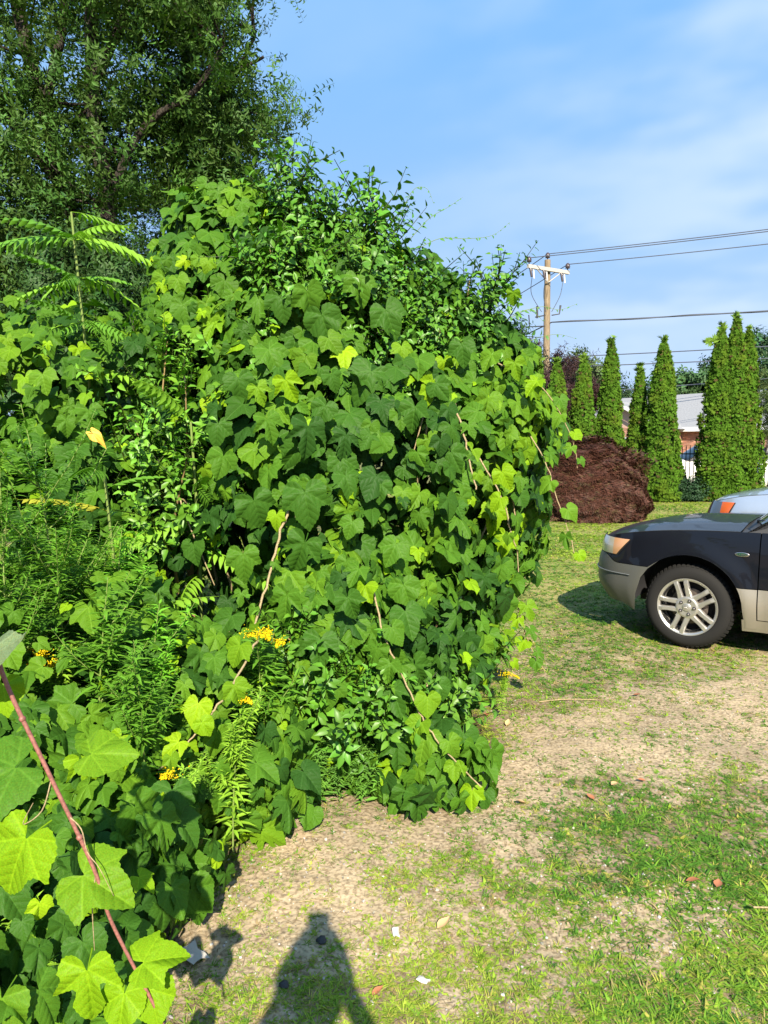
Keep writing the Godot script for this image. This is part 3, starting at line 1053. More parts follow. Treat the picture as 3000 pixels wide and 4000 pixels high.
func build_weeds() -> void:
	var kinds := [weed_meshes(3, 1.0, 130, 0.125, 0.22, 10), weed_meshes(4, 0.85, 120, 0.115, 0.25, 12), weed_meshes(5, 0.7, 100, 0.135, 0.2, 7)]
	var tall := weed_meshes(9, 1.5, 230, 0.10, 0.2, 22)
	var small := weed_meshes(6, 0.3, 34, 0.065, 0.2, 2)
	var mats := [leafy("weed_leaf", Color(0.16, 0.42, 0.03), 0.5, 0.55, 0.3), leafy("weed_leaf_light", Color(0.26, 0.47, 0.04), 0.5, 0.55, 0.3), leafy("weed_leaf_dark", Color(0.12, 0.29, 0.025), 0.5, 0.55, 0.3)]
	# x, forward, base height, kind, scale, label, plumes
	var defs := [
		[-1.22, 2.7, 0.25, 3, 1.02, "tallest feathery mugwort weed with a dark straight stem by the left edge", 0],
		[-1.36, 2.5, 0.3, 3, 0.88, "feathery weed with a slender spire of leaves against the left edge", 0],
		[-1.03, 2.45, 0.25, 0, 0.92, "bushy weed with star-like leaf tufts beside the tallest mugwort", 0],
		[-0.90, 2.6, 0.2, 1, 0.95, "narrow-leaved weed with a pale fresh tip in front of the dark hollow", 0],
		[-0.83, 2.38, 0.2, 0, 0.78, "bright narrow-leaved weed leaning toward the mound", 0],
		[-0.93, 1.72, 0.05, 2, 0.62, "weed with a loose star of light leaves near the red shoot", 0],
		[-1.12, 2.85, 0.35, 0, 0.95, "pale-tipped weed standing behind the tallest mugwort", 0],
		[-1.48, 2.9, 0.4, 1, 1.05, "leafy weed at the left edge under the drooping sapling leaves", 0],
		[-1.3, 3.05, 0.5, 0, 0.9, "mugwort with a loose pale top below the withered yellow leaf", 0],
		[-1.4, 2.75, 0.2, 2, 0.95, "goldenrod with small yellow flowers in the shade at the left edge", 3],
		[-1.28, 2.62, 0.2, 1, 0.8, "goldenrod with drooping yellow sprays under the mugwort", 2],
		[-0.52, 2.90, 0.1, 2, 1.12, "goldenrod with bright arching yellow plumes in front of the mound", 4],
		[-0.57, 2.55, 0.1, 1, 0.72, "goldenrod with a few yellow buds beside the tan vine stem", 1],
		[-0.70, 2.26, 0.1, 1, 0.55, "goldenrod bud cluster low over the near vine leaves", 1],
		[0.70, 4.12, 0.0, 1, 0.35, "small goldenrod with a faint yellow spray by the vine's right toe", 1],
	]
	for d in defs:
		var gold: int = d[6]
		var t := thing("goldenrod" if gold else "mugwort", d[5], "wildflower" if gold else "weed", V(d[0], d[2], d[1]), rr(0, TAU))
		var k: Array = tall if d[3] == 3 else kinds[d[3]]
		var sc := Transform3D(Basis.from_scale(Vector3.ONE * (d[4] as float)), Vector3.ZERO)
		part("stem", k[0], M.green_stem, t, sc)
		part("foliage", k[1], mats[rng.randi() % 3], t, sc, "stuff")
		if gold:
			t.rotation.y = 0.0
			var h: float = [1.0, 0.85, 0.7, 1.5][d[3]] * d[4]
			for i in gold:
				var a := rr(-0.9, 0.9)
				plume(t, Vector3(rr(-0.05, 0.05) + i * 0.025, h * rr(0.86, 1.0), rr(0.0, 0.08)), [Vector3(sin(a) * 0.8 + 0.35, 0.35, cos(a) * 0.6)], rr(0.08, 0.15))
	# little horseweed seedlings along the foot of the mound: too many to tell apart
	var lists := [[], []]
	for i in 120:
		var x := rr(-0.58, 0.05)
		var f := 3.02 + rr(-0.02, 0.35) + 0.25 * absf(x + 0.25)
		var g := rr(0.8, 1.2)
		lists[i % 2].append([Transform3D(Basis(Vector3.UP, rr(0, TAU)).rotated(Vector3.RIGHT, rr(-0.2, 0.25)).scaled(Vector3.ONE * rr(0.55, 1.15)), V(x, gh(x, f), f)), Color(0.12 * g, 0.28 * g, 0.04)])
	var seed_t := thing("seedling_weeds", "strip of fresh narrow-leaved seedlings between the mound's foot and the sand", "weeds")
	many("seedling_mass", small[1], M.grass, lists[0], seed_t)
	many("seedling_mass", (weed_meshes(8, 0.22, 22, 0.065, 0.26, 1)[1] as ArrayMesh), M.grass, lists[1], seed_t)
	seed_t.set_meta("kind", "stuff")


func build_ground() -> void:
	var gm := mat("ground", Color.WHITE, 0.95, 0.0, 0.15)
	gm.vertex_color_use_as_albedo = true
	gm.albedo_texture = noise_tex(0.02, [[0.15, Color(0.78, 0.77, 0.76)], [0.45, Color(0.90, 0.9, 0.89)], [0.62, Color(0.98, 0.97, 0.96)], [0.85, Color(1, 1, 1)]], 1024, 12, 6)
	gm.heightmap_enabled = true
	gm.heightmap_texture = noise_tex(0.06, [], 1024, 31, 5)
	gm.heightmap_scale = 0.5
	gm.uv1_scale = Vector3(0.42, 0.42, 0.42)
	gm.detail_enabled = true
	gm.detail_blend_mode = BaseMaterial3D.BLEND_MODE_MUL
	gm.detail_albedo = noise_tex(0.10, [[0.3, Color(0.62, 0.6, 0.58)], [0.5, Color(1, 1, 1)], [1.0, Color(1, 1, 1)]], 1024, 77, 3)
	gm.detail_uv_layer = BaseMaterial3D.DETAIL_UV_1
	var mb := MB.new()
	mb.colored = true
	var nx := 260
	var nz := 300
	for j in nz + 1:
		var tj := float(j) / nz
		var f := -30.0 + 30.6 * tj / 0.1 if tj < 0.1 else 0.6 + 9.0 * (tj - 0.1) / 0.7 if tj < 0.8 else 9.6 + 900.0 * pow((tj - 0.8) / 0.2, 3.0) + 14.0 * (tj - 0.8) / 0.2
		for i in nx + 1:
			var s := 2.0 * i / nx - 1.0
			var x := 5.0 * s if absf(s) < 0.72 else signf(s) * (3.6 + 700.0 * pow((absf(s) - 0.72) / 0.28, 3.0) + 8.0 * (absf(s) - 0.72) / 0.28)
			var g := grassy(x, f) if f < 16.0 and absf(x) < 12.0 else 0.9
			var n1 := noise.get_noise_2d(x * 60.0, f * 60.0)
			var sand := Color(0.47, 0.37, 0.245).lerp(Color(0.385, 0.305, 0.20), clampf(0.5 + n1 * 1.4, 0.0, 1.0))
			var soil := Color(0.20, 0.145, 0.09).lerp(Color(0.25, 0.19, 0.115), clampf(0.5 + noise2.get_noise_2d(x * 200.0, f * 200.0), 0.0, 1.0))
			var far := clampf((f - 4.7) / 3.0, 0.0, 1.0)
			var c := sand.lerp(soil, smoothstep(0.35, 0.95, g) * 0.75)
			c = c.lerp(Color(0.23, 0.27, 0.06).lerp(Color(0.36, 0.32, 0.12), clampf(0.4 + 1.5 * n1, 0.0, 1.0)), far * 0.85)
			if f > 30.0:
				c = c.lerp(Color(0.12, 0.13, 0.06), 0.6)
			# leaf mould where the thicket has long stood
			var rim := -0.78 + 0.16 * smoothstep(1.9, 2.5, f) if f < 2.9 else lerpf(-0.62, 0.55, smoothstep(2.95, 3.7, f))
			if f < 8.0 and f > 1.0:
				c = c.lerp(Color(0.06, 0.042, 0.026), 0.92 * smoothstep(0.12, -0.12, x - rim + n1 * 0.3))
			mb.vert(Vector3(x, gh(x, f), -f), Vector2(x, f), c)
	for j in nz:
		for i in nx:
			var a := j * (nx + 1) + i
			mb.quad(a, a + nx + 1, a + nx + 2, a + 1)
	struct("ground", mb.mesh(), gm)


# a tuft of short broad blades, about 1 across
func tuft(seed_: int, n: int, hgt: float, wide: float, splay: float) -> ArrayMesh:
	var r := RandomNumberGenerator.new()
	r.seed = seed_
	var mb := MB.new()
	mb.colored = true
	for i in n:
		var a := r.randf() * TAU
		var out := Vector3(cos(a), 0, sin(a))
		var side := Vector3(-out.z, 0, out.x)
		var l := r.randf_range(0.6, 1.15) * hgt
		var up := r.randf_range(0.25, 1.0) / splay
		var w := wide * r.randf_range(0.7, 1.2)
		var at := Vector3(r.randf_range(-0.14, 0.14), 0, r.randf_range(-0.14, 0.14))
		var base := mb.v.size()
		var g := r.randf_range(0.78, 1.2)
		var p := at
		var dirn := (out + Vector3.UP * up).normalized()
		for k in 4:
			var t := k / 3.0
			var hw := w * (1.0 - t * t * 0.97) * (0.75 if k == 0 else 1.0)
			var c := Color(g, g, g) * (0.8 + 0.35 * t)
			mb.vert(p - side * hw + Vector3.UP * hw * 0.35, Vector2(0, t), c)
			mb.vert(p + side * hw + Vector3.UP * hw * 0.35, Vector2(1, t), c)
			p += dirn * l / 3.0
			dirn = (dirn - Vector3.UP * 0.38 * splay).normalized()
		for k in 3:
			var q := base + k * 2
			mb.quad(q, q + 2, q + 3, q + 1)
	return mb.mesh()


func rosette(seed_: int, n: int, l: float, wide: float, lift: float) -> ArrayMesh:
	var r := RandomNumberGenerator.new()
	r.seed = seed_
	var mb := MB.new()
	mb.colored = true
	for i in n:
		var a := i * 2.4 + r.randf_range(-0.3, 0.3)
		var out := Vector3(cos(a), lift * r.randf_range(0.5, 1.3), sin(a)).normalized()
		var g := r.randf_range(0.85, 1.15)
		var s := l * r.randf_range(0.6, 1.1)
		simple_leaf(mb, Vector3(out.x, 0.15, out.z) * 0.1, frame(Vector3.UP - Vector3(out.x, 0, out.z) * 0.3, out), s, s * wide, 0.15, 0.25, Color(g, g, g))
	return mb.mesh()


func build_grass() -> void:
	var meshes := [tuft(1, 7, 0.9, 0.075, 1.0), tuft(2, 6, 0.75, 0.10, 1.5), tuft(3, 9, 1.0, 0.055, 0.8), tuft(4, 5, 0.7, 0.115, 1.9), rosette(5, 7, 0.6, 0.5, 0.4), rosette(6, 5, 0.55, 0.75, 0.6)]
	var lists := [[], [], [], [], [], []]
	var greens := [Color(0.070, 0.175, 0.020), Color(0.135, 0.265, 0.024), Color(0.215, 0.33, 0.03), Color(0.30, 0.385, 0.045), Color(0.36, 0.34, 0.07), Color(0.36, 0.27, 0.12)]
	var add := func(x: float, f: float, s: float, hue: float) -> void:
		var k := rng.randi() % 4
		if rng.randf() < 0.11:
			k = 4 + rng.randi() % 2
		var c: Color = greens[clampi(int(hue * 3.0 + rng.randfn() * 0.7), 0, 3)]
		var q := rng.randf()
		if q > 0.975:
			c = greens[5]
		elif q > 0.9:
			c = greens[4]
		c = c * rr(0.8, 1.2)
		var b := Basis(Vector3.UP, rr(0, TAU)) * Basis.from_euler(Vector3(rr(-0.2, 0.2), 0, rr(-0.2, 0.2)))
		lists[k].append([Transform3D(b.scaled_local(Vector3(s, s * rr(0.7, 1.1), s)), V(x, gh(x, f) - 0.003, f)), c])
	# near ground, thinning with distance
	for i in 230000:
		var f := 1.45 + 11.5 * pow(rng.randf(), 1.75)
		var x := rr(-0.64, 0.66) * (f + 0.3)
		if f < 5.5 and x < -0.3 - 0.35 * (f - 2.4) - 0.45 and f > 2.6:
			continue
		var g := grassy(x, f)
		if f > 4.6:
			g = maxf(g, lerpf(0.0, 0.82, clampf((f - 4.6) / 1.2, 0.0, 1.0)) * (0.75 + noise2.get_noise_2d(x * 70.0, f * 70.0)))
		if rng.randf() > pow(g, 1.4) * 0.60 + 0.08:
			continue
		if inside_any(Vector3(x, 0.1, -f), 0.75):
			continue
		var s := (0.0225 + 0.007 * g) * rr(0.6, 1.35) * (1.0 + 0.10 * f)
		add.call(x, f, s * (1.0 + 0.25 * smoothstep(0.5, 1.1, x) * smoothstep(3.2, 2.4, f)), 0.55 - 0.12 * smoothstep(0.4, 1.1, x) * smoothstep(3.4, 2.4, f) + noise.get_noise_2d(x * 25.0, f * 25.0 + 300.0) * 0.9)
	for i in 150000:      # tiny sprouts, on the sand too
		var f := 1.45 + 6.0 * pow(rng.randf(), 1.5)
		var x := rr(-0.6, 0.66) * (f + 0.3)
		if inside_any(Vector3(x, 0.1, -f), 0.75) or noise2.get_noise_2d(x * 160.0, f * 160.0) < -0.12 or rng.randf() > 0.2 + 0.35 * grassy(x, f):
			continue
		add.call(x, f, rr(0.014, 0.028) * (1.0 + 0.06 * f), 0.5 + noise.get_noise_2d(x * 40.0, f * 40.0) * 1.2)
	# the lawn beyond
	for i in 60000:
		var f := 10.0 + 15.0 * rng.randf()
		var x := rr(-0.1, 0.62) * f
		if noise.get_noise_2d(x * 20.0, f * 40.0) < -0.25 and rng.randf() < 0.7:
			continue
		add.call(x, f, rr(0.05, 0.085), 0.72 + noise.get_noise_2d(x * 12.0, f * 12.0) * 0.8)
	var lawn := thing("grass", "short weedy crabgrass and clover, thin on the sand and thick on the lawn", "grass", Vector3.ZERO)
	lawn.set_meta("kind", "stuff")
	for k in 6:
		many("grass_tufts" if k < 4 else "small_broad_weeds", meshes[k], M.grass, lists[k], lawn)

	# dry thatch: flat brown shreds
	var straw := MB.new()
	straw.colored = true
	for i in 2:
		var a := rr(0, TAU)
		var p := Vector3(rr(-0.5, 0.5), 0.02, rr(-0.5, 0.5))
		var d := Vector3(cos(a), rr(-0.05, 0.12), sin(a)) * rr(0.4, 0.9)
		var s := Vector3(-sin(a), 0, cos(a)) * 0.02
		straw.face(p - s, p + d - s * 0.4, p + d + s * 0.4, p + s)
	var sm := straw.mesh()
	var pl := []
	for i in 34000:
		var f := 1.5 + 6.5 * pow(rng.randf(), 1.4)
		var x := rr(-0.6, 0.66) * (f + 0.3)
		var g := grassy(x, f)
		if rng.randf() > 0.38 + 0.62 * g or inside_any(Vector3(x, 0.1, -f), 0.5):
			continue
		var c := Color(0.40, 0.29, 0.15) if rng.randf() < 0.45 else Color(0.22, 0.15, 0.09)
		pl.append([Transform3D(Basis(Vector3.UP, rr(0, TAU)).scaled_local(Vector3.ONE * rr(0.02, 0.055)), V(x, gh(x, f) + 0.004, f)), c * rr(0.7, 1.2)])
	var thatch := thing("dry_grass", "brown dead grass shreds scattered through the thin turf", "dry grass")
	thatch.set_meta("kind", "stuff")
	many("dry_shreds", sm, M.grass, pl, thatch)


func stone(seed_: int) -> ArrayMesh:
	var r := RandomNumberGenerator.new()
	r.seed = seed_
	var mb := MB.new()
	mb.blob(Vector3.ZERO, Vector3(0.5, 0.32, 0.42), Basis(), 4, 7)
	for i in mb.v.size():
		mb.v[i] *= 1.0 + 0.22 * sin(mb.v[i].x * 9.0 + seed_) * cos(mb.v[i].z * 7.0 + seed_)
	return mb.mesh(null, false)


func build_litter() -> void:
	var grey := mat("pebble", Color.WHITE, 0.9, 0.0, 0.25)
	grey.vertex_color_use_as_albedo = true
	var lists := [[], []]
	for i in 16000:
		var f := 1.5 + 5.0 * pow(rng.randf(), 1.3)
		var x := rr(-0.45, 0.62) * (f + 0.2)
		var g := grassy(x, f)
		var patch := exp(-pow(Vector2((x - 0.9) / 0.3, (f - 2.33) / 0.17).length(), 2.0)) + exp(-pow(Vector2((x - 1.2) / 0.3, (f - 5.7) / 0.25).length(), 2.0))
		if rng.randf() > 0.10 + 0.22 * (1.0 - g) + patch or inside_any(Vector3(x, 0.1, -f), 0.7):
			continue
		var s := rr(0.004, 0.011) * (1.5 if rng.randf() < 0.12 else 1.0)
		var w := rr(0.14, 0.5)
		lists[i % 2].append([Transform3D(Basis.from_euler(Vector3(rr(-0.5, 0.5), rr(0, TAU), 0)).scaled_local(Vector3.ONE * s), V(x, gh(x, f) + s * 0.15, f)), Color(w, w * rr(0.88, 0.98), w * rr(0.72, 0.92))])
	var gr := thing("gravel", "fine pale grit and gravel sprinkled over the sandy ground", "gravel")
	gr.set_meta("kind", "stuff")
	many("grit", stone(1), grey, lists[0], gr)
	many("grit", stone(2), grey, lists[1], gr)

	# things lying about that one can pick out
	var rust := mat("fallen_leaf", Color(0.36, 0.135, 0.06), 0.75)
	rust.cull_mode = BaseMaterial3D.CULL_DISABLED
	var tan_leaf := mat("fallen_leaf_tan", Color(0.52, 0.33, 0.16), 0.75)
	var mbl := MB.new()
	mbl.colored = true
	simple_leaf(mbl, Vector3(0, -0.45, 0), Basis(), 1.0, 0.62, 0.5, -0.35, Color.WHITE, 5)
	var lm := mbl.mesh()
	var leaves := [[1.135, 2.475, 0.05, 0, "rust-brown curled leaf on the small gravel patch, the left one of two"], [1.225, 2.465, 0.05, 1, "rust-brown curled leaf on the small gravel patch, the right one of two"],
		[1.63, 4.45, 0.055, 0, "reddish fallen leaf on the bare sandy strip toward the parked car"], [0.62, 3.05, 0.06, 2, "tan folded fallen leaf on the sand just right of the vine's toe"], [0.20, 2.27, 0.055, 2, "pale tan fallen leaf in the grass right of the shadow's top"],
		[0.95, 3.12, 0.045, 0, "small brown leaf among thin grass right of the vine's toe"], [1.1, 3.25, 0.05, 2, "beige fallen leaf on the middle of the sandy strip"], [1.75, 2.95, 0.045, 0, "brown leaf in the grass at the strip's right side"],
		[-0.02, 1.98, 0.04, 0, "brick-red leaf scrap beside the right edge of the shadow"], [1.25, 3.3, 0.045, 1, "dull orange leaf on the sandy strip"], [0.62, 4.15, 0.05, 0, "brown fallen leaf in the shade under the mound's right hem"], [0.72, 4.0, 0.05, 2, "tan fallen leaf at the mound's right hem"], [0.45, 3.75, 0.05, 0, "rusty leaf on the ground between the hem and the sand"]]
	for l in leaves:
		var o := part("fallen_leaf", lm, rust if l[3] < 2 else tan_leaf, self, Transform3D(Basis(Vector3.UP, rr(0, TAU)) * Basis(Vector3.RIGHT, -PI / 2 + rr(-0.3, 0.3)) * Basis.from_scale(Vector3.ONE * (l[2] as float)), V(l[0], gh(l[0], l[1]) + l[2] * 0.22, l[1])))
		tag(o, l[4], "fallen leaf", "leaves fallen on the yard")
	var chalk := mat("white_scrap", Color(0.58, 0.54, 0.49), 0.8)
	var scraps := [[-0.61, 2.13, 0.055, 0.095, "torn white paper scrap under the bright vine leaves near the corner"], [-0.63, 2.36, 0.028, 0.05, "small pale paper scrap on the sand at the edge of the low vine"], [0.12, 2.04, 0.024, 0.04, "small white chip in the grass right of the shadow"], [0.535, 3.72, 0.05, 0.035, "flat white scrap on the sand behind the vine's toe"], [0.04, 2.23, 0.04, 0.02, "pale plastic sliver lying between grass and shadow"], [0.41, 3.82, 0.03, 0.03, "tiny white scrap at the mound's shaded hem"]]
	for s in scraps:
		var mb := MB.new()
		var w: float = s[2]
		var h: float = s[3]
		var base := mb.v.size()
		for j in 4:
			for i in 4:
				mb.vert(Vector3((i / 3.0 - 0.5) * w + rr(-0.12, 0.12) * w, 0.006 + rr(0.0, 0.010), (j / 3.0 - 0.5) * h + rr(-0.1, 0.1) * h), Vector2(i, j))
		for j in 3:
			for i in 3:
				mb.quad(base + j * 4 + i, base + j * 4 + i + 1, base + j * 4 + i + 5, base + j * 4 + i + 4)
		var o := part("paper_scrap", mb.mesh(), chalk, self, Transform3D(Basis(Vector3.UP, rr(0, TAU)), V(s[0], gh(s[0], s[1]) + 0.004, s[1])))
		tag(o, s[4], "litter", "pale scraps on the ground")
	var sticks := [[[[-0.42, 0.012, 2.78], [-0.25, 0.02, 2.88], [-0.08, 0.02, 3.0]], 0.006, "thin tan stick lying on the sand below the mound's foot"], [[[0.98, 0.015, 4.35], [1.15, 0.02, 4.38], [1.35, 0.02, 4.37]], 0.005, "short straw-coloured stick on the sand beside the vine's right toe"], [[[0.26, 0.02, 2.78], [0.33, 0.02, 2.74]], 0.003, "little bleached stalk in the middle of the sand"], [[[1.28, 0.035, 2.32], [1.42, 0.04, 2.31]], 0.004, "pale grass stalk across the dense turf"], [[[-0.3, 0.015, 2.38], [-0.18, 0.015, 2.41]], 0.003, "pale stalk on the sand above the shadow"], [[[-0.66, 0.02, 2.35], [-0.6, 0.02, 2.5], [-0.56, 0.03, 2.56]], 0.004, "dark twig poking out of the low vine's edge"]]
	for s in sticks:
		var mb := MB.new()
		var sp := spline(pts(s[0]), 5)
		mb.tube(sp, taper(sp.size(), s[1], s[1] * 0.6), 5)
		tag(part("stick", mb.mesh(), M.tan_stem, self), s[2], "stick", "sticks on the ground")
	var dark := mat("dark_stone", Color(0.03, 0.03, 0.032), 0.7)
	for s in [[-0.205, 2.185, 0.04, "round black stone near the top of the shadow"], [-0.30, 1.985, 0.035, "round black stone on the left inside the shadow"]]:
		tag(part("dark_stone", stone(4), dark, self, Transform3D(Basis.from_scale(Vector3.ONE * (s[2] as float)), V(s[0], gh(s[0], s[1]) + 0.006, s[1]))), s[3], "stone", "dark stones in the shadow")


func build_house() -> void:
	var brick := mat("brick", Color.WHITE, 0.9, 0.0, 0.2)
	var im := Image.create(128, 128, false, Image.FORMAT_RGB8)
	for j in 128:
		for i in 128:
			var row := j / 16
			var u := (i + (16 if row % 2 else 0)) % 32
			var g := 0.85 + 0.3 * noise2.get_noise_2d((row * 17 + (i + (16 if row % 2 else 0)) / 32 * 53) * 40.0, 3.0)
			im.set_pixel(i, j, Color(0.62, 0.56, 0.52) if u < 2 or j % 16 < 3 else Color(0.83 * g, 0.60 * g, 0.50 * g))
	brick.albedo_texture = ImageTexture.create_from_image(im)
	brick.uv1_triplanar = true
	brick.uv1_scale = Vector3(1.15, 1.75, 1.15)
	var shingle := mat("shingle", Color.WHITE, 0.9, 0.0, 0.2)
	shingle.albedo_texture = noise_tex(0.05, [[0.2, Color(0.22, 0.225, 0.24)], [0.8, Color(0.31, 0.315, 0.33)]], 512, 9, 4)
	shingle.uv1_triplanar = true
	shingle.uv1_scale = Vector3(0.35, 0.8, 0.35)
	var white := mat("white_trim", Color(0.78, 0.78, 0.77), 0.6)
	var pane := mat("window_glass", Color(0.03, 0.04, 0.05), 0.08, 0.0, 0.6)
	var pink := mat("gable_board", Color(0.56, 0.37, 0.30), 0.8)
	var h := thing("brick_house", "long single-storey brick house with grey shingle roof behind the row of arborvitae", "house", V(9.1, 0, 50.0))
	h.basis = Basis(Vector3(0.56, 0, 0.829).normalized(), Vector3.UP, Vector3(-0.829, 0, 0.56).normalized())
	var l := 30.0
	var d := 8.0
	var eave := 2.6
	var ridge := 4.6
	var wb := MB.new()
	wb.box(Vector3(l / 2, eave / 2, -d / 2), Vector3(l, eave, d))
	part("wall", wb.mesh(null, false), brick, h)
	var rb := MB.new()
	for s in [1.0, -1.0]:
		var z0 := -d / 2
		var e0 := Vector3(-0.5, eave - 0.1, z0 + s * (d / 2 + 0.28))
		var e1 := Vector3(l + 0.5, eave - 0.1, z0 + s * (d / 2 + 0.28))
		var t0 := Vector3(-0.5, ridge, z0)
		var t1 := Vector3(l + 0.5, ridge, z0)
		var up := Vector3(0, 0.09, 0)
		rb.face(e0 + up, t0 + up, t1 + up, e1 + up) if s > 0 else rb.face(e1 + up, t1 + up, t0 + up, e0 + up)
		rb.face(e0, e1, t1, t0)
		rb.face(e0, e0 + up, e1 + up, e1)
	var roof := part("roof", rb.mesh(null, false), shingle, h)
	var fb := MB.new()
	fb.box(Vector3(l / 2, eave - 0.13, 0.31), Vector3(l + 1.0, 0.24, 0.05))
	part("fascia", fb.mesh(null, false), white, roof)
	for k in 2:
		var gb := MB.new()
		var x := 0.0 if k == 0 else l
		var a := gb.vert(Vector3(x, eave, 0))
		gb.vert(Vector3(x, ridge - 0.1, -d / 2))
		gb.vert(Vector3(x, eave, -d))
		gb.tri(a, a + 1, a + 2)
		part("gable", gb.mesh(), pink, h)
	# the gabled bay that faces the yard
	var bx := 10.2
	var bw := 5.6
	var bay := MB.new()
	bay.box(Vector3(bx, eave / 2, 0.75), Vector3(bw, eave, 1.5))
	part("bay_wall", bay.mesh(null, false), brick, h)
	var bg := MB.new()
	var g0 := bg.vert(Vector3(bx - bw / 2, eave, 1.49))
	bg.vert(Vector3(bx, eave + 1.35, 1.49))
	bg.vert(Vector3(bx + bw / 2, eave, 1.49))
	bg.tri(g0, g0 + 1, g0 + 2)
	part("bay_gable", bg.mesh(), pink, h)
	var br := MB.new()
	var tr := MB.new()
	for s in [-1.0, 1.0]:
		var e := Vector3(bx + s * (bw / 2 + 0.4), eave - 0.12, 0)
		var t := Vector3(bx, eave + 1.45, 0)
		var zf := Vector3(0, 0, 1.9)
		var zb := Vector3(0, 0, -2.6)
		br.face(e + zf, e + zb, t + zb, t + zf)
		tr.face(e + zf + Vector3(0, 0, 0.01), t + zf + Vector3(0, 0, 0.01), t + zf + Vector3(0, -0.24, 0.01), e + zf + Vector3(0, -0.24, 0.01))
	var r2 := part("bay_roof", br.mesh(null, false), shingle, h)
	part("bay_trim", tr.mesh(null, false), white, r2)
	for wx in [2.2, 5.2, bx, 15.0, 18.4, 22.0, 26.0]:
		var z := 1.5 if wx == bx else 0.0
		var w := MB.new()
		w.box(Vector3(0, 0, 0.03), Vector3(1.3, 1.15, 0.06))
		var win := part("window", w.mesh(null, false), white, h, Transform3D(Basis(), Vector3(wx, 1.5, z)))
		for px in [-0.31, 0.31]:
			for py in [-0.26, 0.26]:
				var p := MB.new()
				p.box(Vector3(px, py, 0.065), Vector3(0.54, 0.46, 0.012))
				part("pane", p.mesh(null, false), pane, win)
		var sl := MB.new()
		sl.box(Vector3(0, -0.62, 0.07), Vector3(1.45, 0.08, 0.14))
		part("sill", sl.mesh(null, false), white, win)
	var ch := MB.new()
	ch.box(Vector3(20.0, 4.5, -4.0), Vector3(0.8, 1.4, 0.6))
	part("chimney", ch.mesh(null, false), brick, roof)


# a tree: trunk and limbs as tapered tubes, the crown as clumps of leafy sprays
func tree(called: String, label: String, limbs: Array, crown: Array, sprays: int, spray: ArrayMesh, size: float, col: Color, clumps: int, loose: float, group := "", leaf_mat := "tree_leaf") -> Node3D:
	var t := thing(called, label, "tree", Vector3.ZERO, 0.0, group)
	for i in limbs.size():
		var l: Array = limbs[i]
		var sp := spline(pts(l[0]), 6)
		for k in range(1, sp.size() - 1):
			sp[k] += jit(l[1] * 0.07)
		var mb := MB.new()
		mb.tube(sp, taper(sp.size(), l[1], l[2]), 9)
		part("trunk" if i == 0 else "limb", mb.mesh(), M.bark, t)
	var cs := []
	for i in clumps:
		var b: Array = crown[i % crown.size()]
		var d := jit(1.0).normalized() * pow(rng.randf(), 0.42)
		cs.append([(b[0] as Vector3) + d * (b[1] as Vector3), d, rr(0.72, 1.3)])
	# twigs that carry the clumps
	var tw := MB.new()
	for c in cs:
		if limbs.is_empty() or rng.randf() < 0.5:
			continue
		var best := Vector3.ZERO
		var bd := 1e9
		for l in limbs:
			for p in l[0]:
				var q := V(p[0], p[1], p[2])
				var dd: float = q.distance_to(c[0]) + maxf(q.y - (c[0] as Vector3).y, 0.0) * 2.0
				if dd < bd and q.y > 1.0:
					bd = dd
					best = q
		if bd < 1e8:
			var mid := best.lerp(c[0], 0.5) + Vector3(0, -0.1, 0) * bd * 0.4 + jit(bd * 0.05)
			tw.tube(spline([best, mid, c[0]], 4), taper(9, 0.022 + 0.006 * bd, 0.004), 4, Color.WHITE, Vector2.ZERO, false)
	if tw.v.size():
		part("twigs", tw.mesh(), M.bark, t, Transform3D(), "stuff")
	var list := []
	for i in sprays:
		var c: Array = cs[rng.randi() % cs.size()]
		var p: Vector3 = c[0] + Vector3(rng.randfn(), rng.randfn() * 0.7, rng.randfn()) * loose
		var out := ((c[1] as Vector3) + jit(0.5)).normalized()
		var tip := (out * 0.8 + Vector3(0, rr(-0.9, 0.25), 0)).normalized()
		var g: float = c[2] * rr(0.75, 1.25)
		list.append([Transform3D(Basis(Quaternion(Vector3.UP, tip)) * Basis(Vector3.UP, rr(0, TAU)) * Basis.from_scale(Vector3.ONE * size * rr(0.75, 1.25)), p), Color(col.r * g * rr(0.85, 1.2), col.g * g, col.b * g)])
	var cr := many("crown", spray, M[leaf_mat], list, t)
	return t


